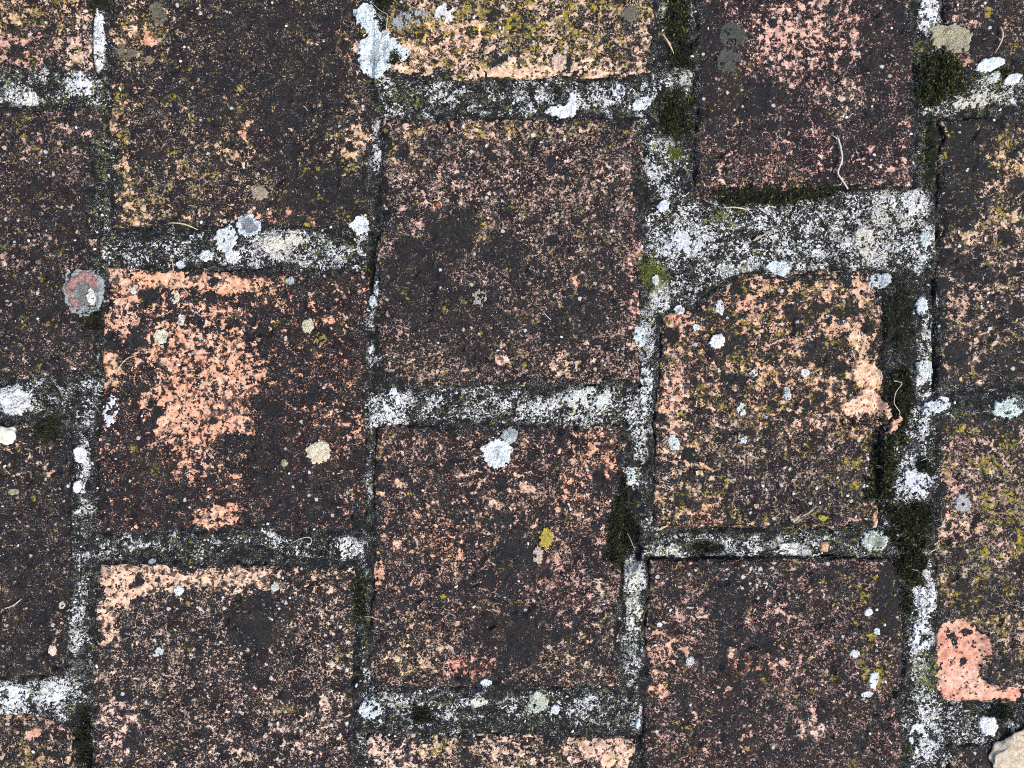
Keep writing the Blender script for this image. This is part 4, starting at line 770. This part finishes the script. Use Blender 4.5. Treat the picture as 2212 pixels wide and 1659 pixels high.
moss([(1930, 800), (1960, 800), (1972, 880), (1955, 960), (1930, 930), (1925, 860)], 'dark moss with a pale root crossing it beside the peach fractures', 1600, bright=.12, lift=.7e-3)
moss([(1915, 930), (1945, 945), (1930, 1010), (1925, 1075), (1890, 1085), (1868, 1070), (1880, 1000), (1888, 955)], 'dark moss hollow at the lower right side of the broken brick', 2000, bright=.3, lift=.8e-3)
moss([(1905, 1090), (1960, 1090), (2008, 1080), (2010, 1130), (1990, 1170), (1935, 1160), (1910, 1130)], 'upper of two moss cushions at the crossing right of centre', 1900, bright=.22, lift=.8e-3)
moss([(1950, 1160), (1998, 1175), (2000, 1210), (1985, 1260), (1950, 1268), (1932, 1225)], 'lower of two moss cushions at the crossing right of centre', 1700, bright=.22, lift=.8e-3)
moss((2000, 1010, 18, 22), 'small dark moss clump left of the right-edge brick', 300, bright=.12, lift=.4e-3)
moss([(1315, 1100), (1345, 1080), (1372, 1110), (1378, 1150), (1362, 1200), (1330, 1230), (1305, 1200), (1312, 1150)], 'black moss at the joint crossing right of the lower central brick', 1800, bright=.06, lift=.4e-3)
moss((1353, 1050, 14, 34), 'rusty dark moss strip under the white lichen on the vertical joint', 350, bright=.1, lift=.3e-3)
moss((176, 1610, 22, 66), 'black moss sunk in the joint at the bottom left', 1300, bright=.05, lift=.2e-3)
moss((102, 926, 27, 22), 'small black moss patch under the white crust at left', 600, bright=.04, lift=.3e-3)
moss((777, 1290, 15, 56), 'dark moss strip in the narrow joint left of the lower central brick', 700, bright=.2, lift=.2e-3)
moss((212, 6, 19, 15), 'black moss tuft above the white mortar strip at top left', 300, bright=.05)
moss((820, 10, 20, 16), 'dark moss beside the top of the large pale blue lichen', 300, bright=.2, lift=.9e-3)
moss((852, 126, 14, 11), 'dark moss pocket inside the large pale blue lichen', 220, bright=.1, lift=1.4e-3)
moss((201, 683, 22, 24), 'black moss under the scalloped grey ring at the left joint', 500, bright=.05, lift=.3e-3)
moss((912, 1546, 24, 15), 'brown-black moss tuft on the lower mortar bed', 420, bright=.04, lift=.8e-3)
moss((798, 580, 8, 22), 'olive moss sliver in the joint left of the central dark brick', 180, bright=.3, lift=.2e-3)
moss((2168, 1540, 24, 14), 'black moss under the salmon L-shaped break', 320, bright=.04, lift=.3e-3)
moss((2170, 155, 12, 8), 'tiny green moss tuft between the white lichens at top right', 160, bright=.6, lift=.5e-3)
moss((1960, 1300, 12, 22), 'small green-black moss left of the white mortar at lower right', 240, bright=.25, lift=.3e-3)
moss((1525, 1186, 26, 9), 'dark moss line on the mortar below the broken brick', 240, bright=.2, lift=.2e-3)

# ------------------------------------------------------------------ debris
def tube(paths, rads, mat, name, label, cat, lift=.35e-3, z_arch=0.0, group=None, parent=None, flat=1.0):
    """paths: list of plan polylines; rads in plan units per point; all one thing"""
    V = []; F = []; ox = oy = None
    for pts, rd in zip(paths, rads):
        pts = np.array(pts, float); n = len(pts); tt = np.linspace(0, n - 1, (n - 1) * 5 + 1); i = np.clip(tt.astype(int), 0, n - 2); f = (tt - i)[:, None]
        p0 = pts[np.clip(i - 1, 0, n - 1)]; p1 = pts[i]; p2 = pts[i + 1]; p3 = pts[np.clip(i + 2, 0, n - 1)]
        c = .5 * (2 * p1 + (p2 - p0) * f + (2 * p0 - 5 * p1 + 4 * p2 - p3) * f ** 2 + (3 * p1 - p0 - 3 * p2 + p3) * f ** 3)
        rr = np.interp(tt, np.arange(n), rd) * (1 + .18 * (rng.random(len(tt)) - .5))
        if ox is None: ox, oy = c[0]
        z = H(c[:, 0], c[:, 1]); z = np.convolve(np.pad(z, 3, mode='edge'), np.ones(7) / 7, 'valid') + rr * S + lift + z_arch * np.sin(np.linspace(0, math.pi, len(tt)))
        d = np.gradient(c, axis=0); d /= np.linalg.norm(d, axis=1)[:, None] + 1e-9; nrm = np.stack([-d[:, 1], d[:, 0]], 1)
        b0 = len(V); ns = 7
        for k in range(len(tt)):
            for s in range(ns):
                a = 2 * math.pi * s / ns; q = c[k] + nrm[k] * math.cos(a) * rr[k]
                V.append((float(wx(q[0]) - wx(ox)), float(wy(q[1]) - wy(oy)), float(z[k] + math.sin(a) * rr[k] * S * flat)))
            if k:
                for s in range(ns): F.append((b0 + (k - 1) * ns + s, b0 + (k - 1) * ns + (s + 1) % ns, b0 + k * ns + (s + 1) % ns, b0 + k * ns + s))
        F.append(tuple(range(b0 + ns - 1, b0 - 1, -1))); F.append(tuple(range(len(V) - ns, len(V))))
    o = mesh_obj(name, V, F, mat, None); o.location = (float(wx(ox)), float(wy(oy)), 0)
    return tag(o, label, cat, group)
def src(pts, ox, oy, k): return [((ox + a * k) * .54, (oy + b * k) * .54) for a, b in pts]
KC = 300 / 952
tw = src([(300, 130), (318, 195), (345, 320), (358, 430), (338, 515), (308, 622), (360, 700), (450, 815)], 3250, 500, KC)
tube([tw, src([(228, 132), (270, 162), (305, 185)], 3250, 500, KC), src([(358, 430), (366, 470), (374, 515)], 3250, 500, KC), src([(290, 770), (340, 765), (362, 728)], 3250, 500, KC), src([(352, 690), (378, 680)], 3250, 500, KC)],
     [[.9, 2.2, 2.1, 2.2, 1.8, 1.9, 2.0, 1.6], [.6, .9, 1.2], [1.2, 1.0, .5], [.5, .8, .8], [.7, .5]], M_TWIG, 'twig', 'bleached forked twig on the pink-topped brick', 'twig', .5e-3, .8e-3)
tube([src([(1305, 265), (1350, 345), (1398, 432)], 2000, 0, K)], [[.9, 2.2, .6]], M_STRAW, 'pine_needle', 'straw-coloured needle fragment in the mossy upper joint', 'needle', .8e-3, .6e-3, 'dry needles on the paving')
K4 = 1096 / 2212
tube([src([(2010, 225), (2022, 290), (2005, 360), (1970, 432)], 3000, 0, K4)], [[1.6, 1.9, 1.5, .5]], M_STRAW, 'pine_needle', 'bent straw-coloured needle near the top right corner', 'needle', .5e-3, .6e-3, 'dry needles on the paving')
tube([src([(1350, 268), (1430, 270), (1510, 284), (1592, 320)], 0, 760, K)], [[.5, 1.5, 1.8, .6]], M_STRAW, 'pine_needle', 'pale arched needle at the bottom of the dark upper left brick', 'needle', .5e-3, 1.0e-3, 'dry needles on the paving')
tube([src([(1388, 555), (1405, 640), (1450, 745), (1535, 845)], 0, 760, K)], [[.6, .9, .9, .5]], M_STRAW, 'pine_needle', 'thin curved hair crossing the top edge of the orange brick', 'needle', .4e-3, 1.0e-3, 'dry needles on the paving')
tube([src([(938, 1478), (985, 1410), (1040, 1355), (1108, 1330)], 0, 760, K)], [[.5, .9, .9, .5]], M_STRAW, 'pine_needle', 'thin curved hair on the left side of the orange brick', 'needle', .4e-3, .8e-3, 'dry needles on the paving')
tube([src([(1788, 145), (1850, 142), (1920, 150), (1998, 165)], 2000, 760, K)], [[.5, 1.5, 1.6, .8]], M_STRAW, 'pine_needle', 'pale straight needle above the wide white mortar bed', 'needle', .7e-3, .5e-3, 'dry needles on the paving')
tube([src([(352, 990), (408, 1046)], 2000, 760, K)], [[.9, .9]], M_TWIG, 'straw_fragment', 'tiny straight splinter on the central dark brick', 'splinter', .4e-3, .2e-3)
tube([src([(425, 855), (448, 868), (466, 892)], 1000, 0, K)], [[.6, .9, .5]], M_TWIG, 'straw_fragment', 'tiny white splinter on the dark upper left brick', 'splinter', .4e-3, .2e-3)
tube([src([(980, 25), (1040, 88), (1112, 142), (1110, 200), (1098, 270), (1045, 362)], 1000, 0, K), src([(1098, 288), (1140, 290)], 1000, 0, K)], [[.4, .6, .7, .7, .8, .5], [.6, .4]], M_ROOT, 'rootlet', 'thin forked rootlet lying across the large pale blue lichen', 'rootlet', 1.2e-3, .6e-3, 'rootlets on the paving')
tube([src([(328, 1356), (410, 1315), (468, 1302), (496, 1320), (490, 1356)], 1000, 1500, K)], [[.4, .9, 1.0, .9, .5]], M_ROOT, 'rootlet', 'pale hooked rootlet on the joint below the orange brick', 'rootlet', .5e-3, .5e-3, 'rootlets on the paving')
tube([src([(1030, 1280), (1056, 1330), (1075, 1380), (1092, 1415)], 2000, 1500, K)], [[.6, .8, .6, .4]], M_ROOT, 'rootlet', 'white rootlet on the black moss right of lower central brick', 'rootlet', .9e-3, .5e-3, 'rootlets on the paving')
tube([src([(1000, 1208), (975, 1260), (953, 1308)], 2000, 1500, K)], [[.4, .6, .4]], M_ROOT, 'rootlet', 'faint thin rootlet just left of the white one on black moss', 'rootlet', .9e-3, .4e-3, 'rootlets on the paving')
tube([src([(1185, 40), (1155, 50), (1200, 56), (1216, 75), (1170, 140), (1155, 220), (1180, 265), (1202, 295), (1198, 325)], 3000, 1500, K4)], [[.5, .6, .8, .9, .9, .9, .9, 1.0, .8]], M_ROOT, 'rootlet', 'long wavy rootlet on moss beside the peach fractures', 'rootlet', .9e-3, .4e-3, 'rootlets on the paving')
tube([src([(1380, 692), (1420, 675), (1452, 690)], 3000, 1500, K4)], [[.5, .9, .5]], M_ROOT, 'rootlet', 'short arched rootlet right of the dark moss hollow', 'rootlet', .6e-3, .3e-3, 'rootlets on the paving')
tube([src([(1030, 735), (1062, 738), (1082, 775)], 3000, 1500, K4)], [[.4, .7, .4]], M_ROOT, 'rootlet', 'faint curled rootlet in the dark moss hollow', 'rootlet', 1.2e-3, .3e-3, 'rootlets on the paving')
tube([src([(920, 430), (970, 432), (1026, 446)], 1000, 2252, K)], [[.4, .8, .5]], M_ROOT, 'rootlet', 'small pale rootlet at the left edge of the lower central brick', 'rootlet', .5e-3, .3e-3, 'rootlets on the paving')
tube([src([(1040, 1112), (1090, 1070)], 1000, 2252, K)], [[1.0, 1.1]], M_TWIG, 'straw_fragment', 'short pale splinter on the lower mortar bed', 'splinter', .5e-3, .2e-3)
tube([src([(45, 362), (120, 335), (180, 285)], 0, 2252, K)], [[.8, 1.3, .8]], M_TWIG, 'twig', 'short grey twig at the left edge of the lower left brick', 'twig', .4e-3, .4e-3)
tube([src([(1428, 1448), (1470, 1412), (1535, 1398)], 3000, 1500, K4)], [[.6, 1.4, .5]], M_STRAW, 'pine_needle', 'curved straw beside the white mortar at the lower right joint', 'needle', .8e-3, .5e-3, 'dry needles on the paving')
tube([src([(1300, 1565), (1345, 1572)], 3000, 1500, K4)], [[.7, .7]], M_TWIG, 'straw_fragment', 'tiny pale splinter on the lower moss cushion at the crossing', 'splinter', 1.2e-3, .2e-3)

def flake(poly, label, name, cat, mat, thick=.5e-3, lift=.4e-3, curl=.6e-3, fold=(1.0, 0.3), stalk=None, group=None):
    """a thin curled flake with thickness; a stalk is a part of it"""
    seedc[0] += 11; sd = seedc[0]; a = np.array(poly, float); cx, cy = a.mean(0); x0, y0 = a.min(0) - 3; x1, y1 = a.max(0) + 3
    st = .9; x, y = np.meshgrid(np.arange(x0, x1, st), np.arange(y0, y1, st)); s_ = sd_poly(x, y, a) + .7 * fbm(x, y, 6, sd, 2)
    ins = s_ < 0; kf = ins[:-1, :-1] & ins[1:, :-1] & ins[:-1, 1:] & ins[1:, 1:]
    size = max(x1 - x0, y1 - y0); u = ((x - cx) * fold[0] + (y - cy) * fold[1]) / size
    z = float(np.median(H(x, y))) + lift + curl * (4 * u * u + .6 * np.sin(u * 14 + 3 * fbm(x, y, 12, sd + 2, 2)) * .5 + .3 * fbm(x, y, 8, sd + 4, 2))
    idx = np.arange(x.size).reshape(x.shape); F = np.stack([idx[1:, :-1], idx[1:, 1:], idx[:-1, 1:], idx[:-1, :-1]], -1)[kf]
    us, inv = np.unique(F, return_inverse=True); F = inv.reshape(-1, 4); V = np.stack([wx(x) - wx(cx), wy(y) - wy(cy), z], -1).reshape(-1, 3)[us]
    n = len(V); V2 = V.copy(); V2[:, 2] -= thick
    e = np.concatenate([F[:, [0, 1]], F[:, [1, 2]], F[:, [2, 3]], F[:, [3, 0]]]); ks = np.sort(e, 1); _, ui, cn = np.unique(ks[:, 0] * 1000003 + ks[:, 1], return_index=True, return_counts=True); be = e[ui[cn == 1]]
    F = np.vstack([F, F[:, ::-1] + n, np.stack([be[:, 1], be[:, 0], be[:, 0] + n, be[:, 1] + n], -1)])
    if stalk:
        root = link(bpy.data.objects.new(name, None)); root.location = (float(wx(cx)), float(wy(cy)), 0)
        bl = mesh_obj('blade', np.vstack([V, V2]), F, mat, root)
        s = tube([stalk[0]], [stalk[1]], mat, 'stalk', None, None, lift + .2e-3, .3e-3)
        l = s.location.copy(); s.parent = root; s.location = l - root.location
        return tag(root, label, cat, group)
    o = mesh_obj(name, np.vstack([V, V2]), F, mat); o.location = (float(wx(cx)), float(wy(cy)), 0); return tag(o, label, cat, group)
K5 = 400 / 1269
flake(src([(165, 535), (180, 500), (230, 530), (300, 505), (345, 535), (320, 575), (270, 605), (205, 600)], 3100, 1900, K5), 'withered curled leaf with a flat stalk at the bottom of the broken brick', 'withered_leaf', 'leaf', M_LEAF, .25e-3, .8e-3, 1.2e-3, (.2, 1),
      stalk=(src([(330, 510), (400, 470), (450, 425), (500, 390)], 3100, 1900, K5), [1.4, 2.2, 1.6, 1.0]))
flake(src([(2030, 412), (2060, 375), (2110, 358), (2172, 318), (2150, 355), (2100, 385), (2050, 410)], 2000, 760, K), 'greyish bark sliver on the wide white mortar bed', 'bark_sliver', 'bark', M_LEAF, .3e-3, .7e-3, .5e-3)
flake(src([(1588, 695), (1640, 705), (1722, 768), (1690, 772), (1640, 745), (1610, 735)], 2000, 1500, K), 'peach husk flake on the lower left of the broken brick', 'seed_husk', 'husk', M_CHIP, .3e-3, .6e-3, .6e-3)
flake(src([(1565, 770), (1620, 765), (1642, 800), (1635, 825), (1605, 800), (1580, 810)], 2000, 1500, K), 'curled tan husk just below the peach husk flake', 'seed_husk', 'husk', M_STRAW, .3e-3, .6e-3, .9e-3)
flake(src([(1268, 1250), (1300, 1215), (1362, 1200), (1330, 1230), (1290, 1250)], 2000, 1500, K), 'tan leaf sliver at the lower left corner of the broken brick', 'leaf_sliver', 'leaf', M_STRAW, .3e-3, .7e-3, .4e-3)

KC2 = 600 / 1269
lichen(src([(545, 345), (660, 295), (760, 225), (830, 215), (890, 255), (950, 340), (985, 430), (960, 490), (925, 545), (860, 540), (700, 545), (560, 530), (565, 430)], 3100, 1450, KC2),
       (.6, .4, .3), 'smooth raised peach chip jutting into the joint from the broken brick', None, None, 1.7e-3, 0, .10, name='brick_chip', group='fresh chips of the broken brick', lobes=.0, mat=M_BRICK, clay=((.72, .43, .27), 905), cat='chip')
lichen(src([(935, 590), (1000, 480), (1050, 450), (1110, 460), (1050, 520), (1010, 580), (965, 615)], 3100, 1450, KC2),
       (.6, .4, .3), 'small salmon splinter at the lower tip of the raised peach chip', None, None, 1.8e-3, 0, .25, name='brick_chip', group='fresh chips of the broken brick', lobes=.1, mat=M_BRICK, clay=((.60, .28, .19), 990), cat='chip')
lichen(src([(640, 60), (660, 0), (700, -60), (800, -20), (900, 60), (920, 150), (890, 230), (820, 215), (760, 190), (690, 215), (660, 150)], 3100, 1450, KC2),
       (.6, .4, .3), 'ochre-tinted peach fracture above the smooth raised chip', None, None, 1.2e-3, 0, .2, name='brick_chip', group='fresh chips of the broken brick', lobes=.1, mat=M_BRICK, clay=((.58, .36, .20), 1200), cat='chip')

def pebble(cx, cy, rx, ry, mat, name, label, cat, rot=0.0, hz=.75, lump=.16, group=None, sub=(14, 9), square=1.0, dz=0.0):
    seedc[0] += 7; sd = seedc[0]; V = []; F = []; nu, nv = sub; ca, sa = math.cos(R(rot)), math.sin(R(rot)); rm = min(rx, ry)
    for j in range(nv + 1):
        th = math.pi * j / nv
        for i in range(nu):
            ph = 2 * math.pi * i / nu; ct, sp_ = math.cos(ph), math.sin(ph)
            sg = lambda q: math.copysign(abs(q) ** square, q)
            d = np.array([sg(ct) * math.sin(th) ** square, sg(sp_) * math.sin(th) ** square, math.cos(th)])
            k = 1 + lump * float(fbm(np.array(d[0] * 9 + sd), np.array(d[1] * 9 + d[2] * 5), 5.0, sd, 2))
            u, v = d[0] * rx * k, d[1] * ry * k
            V.append(((u * ca - v * sa) * S, -(u * sa + v * ca) * S, d[2] * rm * hz * k * S))
    for j in range(nv):
        for i in range(nu): F.append((j * nu + i, (j + 1) * nu + i, (j + 1) * nu + (i + 1) % nu, j * nu + (i + 1) % nu))
    o = mesh_obj(name, V, F, mat); o.location = (float(wx(cx)), float(wy(cy)), float(H(cx, cy)) + rm * hz * S * .55 + dz)
    return tag(o, label, cat, group)
# the buff stone at the lower right corner
pebble(2196, 1640, 60, 48, M_STONE, 'stone', 'rough buff stone wedged in the joint at the bottom right corner', 'stone', -30, .16, .22, None, (72, 40), .5, -0.6e-3)
pebble(14, 940, 20, 18, mat_plain('cream_stone', (.58, .55, .45), (.64, .62, .54), 2.0, .8, .85, 1.1), 'stone', 'squarish cream stone at the left edge under the white crust', 'stone', 4, .45, .12, None, (36, 18), .6)
pebble(1378, 1562, 5, 11, M_BLUE, 'pebble', 'smooth pale blue pebble at the right end of the lower mortar bed', 'pebble', 14, .8, .05, None, (20, 12))
pebble(1780, 1180, 8, 10, M_CHIP, 'brick_chip', 'small peach brick chip on mortar below the withered leaf', 'chip', 10, .5, .3, None, (20, 12), .7)
pebble(1066, 1360, 9, 5, M_BLACK, 'seed', 'glossy black seed low on the lower central brick', 'seed', -35, .9, .06, None, (20, 12))
# red seed in its split pale husk
rs = link(bpy.data.objects.new('seed', None)); rs.location = (float(wx(944.5)), float(wy(443)), 0)
tag(rs, 'red-brown seed in a split pale husk on the central dark brick', 'seed')
def as_part(o, root):
    for k_ in ('label', 'category', 'group'):
        if k_ in o: del o[k_]
    l = o.location.copy(); o.parent = root; o.location = l - root.location; return o
KR = 200 / 1058
as_part(pebble(*src([(528, 630)], 1650, 700, KR)[0], 7.6, 7.0, M_SEED, 'kernel', None, None, 0, .95, .1, None, (20, 12)), rs)
as_part(tube([src([(555, 360), (550, 430), (565, 500), (540, 550), (490, 540), (435, 570)], 1650, 700, KR)], [[.5, 1.0, 1.3, 1.5, 1.2, .6]], M_STRAW, 'husk', None, None, .8e-3, .2e-3), rs)
as_part(tube([src([(570, 575), (605, 610), (612, 690)], 1650, 700, KR)], [[1.2, 1.4, .8]], M_STRAW, 'husk', None, None, .7e-3), rs)
as_part(tube([src([(445, 610), (443, 660), (450, 720)], 1650, 700, KR)], [[.8, .8, .5]], M_STRAW, 'husk', None, None, .5e-3), rs)
# little bud on a bent stalk
bd = link(bpy.data.objects.new('bud', None)); c0 = src([(938, 450)], 2000, 1500, K5)[0]; bd.location = (float(wx(c0[0])), float(wy(c0[1])), 0)
tag(bd, 'golden bud on a bent stalk on the middle mortar joint', 'bud')
as_part(pebble(c0[0], c0[1], 3.4, 4.4, mat_plain('golden_bud', (.50, .33, .07), (.62, .45, .12), .8), 'bud_head', None, None, 0, 1.0, .08, None, (16, 10), dz=.5e-3), bd)
as_part(tube([src([(815, 368), (880, 366), (922, 392), (936, 430)], 2000, 1500, K5)], [[.7, .8, .9, 1.0]], M_STRAW, 'stalk', None, None, .6e-3, .5e-3), bd)

# white grit: grains read off the paving, then a scatter of the finest
GR = [(1040, 1500, 1, 2252, 0, 0, 0)]
grains = [(738 * .2686, 188 * .2686)]
def G(z, ox, oy, k, r): grains_all.extend([(*src([(a, b)], ox, oy, k)[0], r) for a, b in z])
grains_all = []
G([(1485, 380), (1455, 495), (965, 715), (620, 1028), (325, 1310), (2100, 1045), (370, 182), (1960, 1345)], 0, 0, K, 3.6)
G([(2120, 825), (1715, 1020), (1800, 140), (180, 25), (292, 210), (2010, 225)], 1000, 0, K, 4.0)
G([(105, 830), (1675, 225), (1545, 450), (1385, 240), (1505, 1310), (1435, 1310), (2105, 50), (1310, 240)], 2000, 0, K, 3.4)
G([(1970, 967), (1000, 1250), (1045, 1348), (1300, 1080), (780, 945), (1150, 220), (1795, 790), (2020, 885), (985, 855), (1895, 25), (1315, 1315), (1675, 40)], 3000, 0, K4, 3.6)
G([(232, 405), (605, 405), (760, 475), (595, 1435), (1612, 255), (305, 1035), (820, 200), (1440, 1405)], 0, 760, K, 3.6)
G([(647, 297), (578, 322), (1994, 1290), (145, 155), (1515, 1230)], 1000, 760, K, 3.6)
G([(492, 1182), (1010, 1465), (840, 1405), (1225, 1440), (1480, 735), (590, 1755)], 2000, 760, K, 3.4)
G([(1930, 830), (1325, 995), (565, 1480), (1920, 905), (970, 800)], 3000, 760, K4, 4.2)
G([(1145, 330), (1315, 395), (775, 912), (45, 732), (145, 1370), (650, 1380), (640, 1090), (25, 1055), (230, 1310), (1790, 1415), (2155, 1195)], 0, 1500, K, 3.6)
G([(1390, 927), (2095, 1210), (145, 1195), (515, 1240), (95, 1615), (800, 1560), (318, 790)], 1000, 1500, K, 3.6)
G([(550, 1038), (565, 1078), (668, 1140), (225, 1355), (1620, 1210), (1490, 1435), (2112, 888), (1180, 1160), (1710, 1310), (785, 1070), (2140, 920)], 2000, 1500, K, 3.6)
G([(345, 955), (480, 1035), (560, 1028), (785, 972), (848, 1140), (915, 893), (940, 895), (945, 672), (936, 750), (103, 893), (1652, 222), (1590, 1060), (700, 825), (530, 912)], 3000, 1500, K4, 4.2)
G([(780, 830), (1798, 272), (1775, 632), (265, 1520), (1330, 1525)], 0, 2252, K, 4.0)
G([(1800, 352), (1658, 190), (628, 660), (855, 985), (265, 120), (95, 100), (320, 280), (235, 365), (1115, 1390), (1165, 1395), (225, 1285), (1230, 1455), (180, 450)], 1000, 2252, K, 4.0)
G([(150, 145), (830, 330), (960, 445), (1250, 660), (1712, 1035), (1530, 1142), (1475, 1262), (585, 1358), (200, 1280), (1370, 380), (250, 1610), (1200, 525)], 2000, 2252, K, 3.8)
for q in ((555, 790), (620, 283), (585, 378), (500, 510), (628, 550), (1175, 495), (405, 205), (965, 745), (585, 215), (335, 565)): grains_all.append((*src([q], 3000, 2252, 1096 / 1270)[0], 3.6))
gr_proto = [pebble(*grains_all[i][:2], 1.0, 1.0, M_QUARTZ, 'grit_grain', 'tiny white grit grain lying loose on the paving', 'grit', 0, .8, .22, 'white grit grains', (10, 7)) for i in range(3)]
meshes = [o.data for o in gr_proto]
def place(o, x, y, r):
    ex = random.uniform(.75, 1.35); o.scale = (r * .78 * ex, r * .78 / ex, r * .7); o.rotation_euler = (random.uniform(-.3, .3), random.uniform(-.3, .3), random.uniform(0, 6.28))
    o.location = (float(wx(x)), float(wy(y)), float(H(x, y)) + r * .35 * S)
for i, (x, y, r) in enumerate(grains_all):
    if i < 3: place(gr_proto[i], x, y, r); continue
    o = gr_proto[i % 3].copy(); link(o); place(o, x, y, r * random.uniform(.75, 1.15))
# finest grit: nobody could count it
V0 = np.array([(1, 0, 0), (0, 1, 0), (-1, 0, 0), (0, -1, 0), (0, 0, 1), (0, 0, -1)], float); F0 = np.array([(0, 1, 4), (1, 2, 4), (2, 3, 4), (3, 0, 4), (1, 0, 5), (2, 1, 5), (3, 2, 5), (0, 3, 5)])
ng = 2600; xs = rng.uniform(-40, 2250, ng); ys = rng.uniform(-40, 1700, ng); rr = rng.uniform(.45, 1.5, ng) ** 1.3
V = np.concatenate([V0 * (r * S) * rng.uniform(.6, 1.3, 3) + np.array([float(wx(x)), float(wy(y)), float(H(x, y)) + r * .4 * S]) for x, y, r in zip(xs, ys, rr)])
F = np.concatenate([F0 + 6 * i for i in range(ng)])
o = mesh_obj('fine_grit', V, F, M_QUARTZ, None, None, False)
tag(o, 'finest pale sand grains sprinkled over the whole paving', 'grit', None, 'stuff')
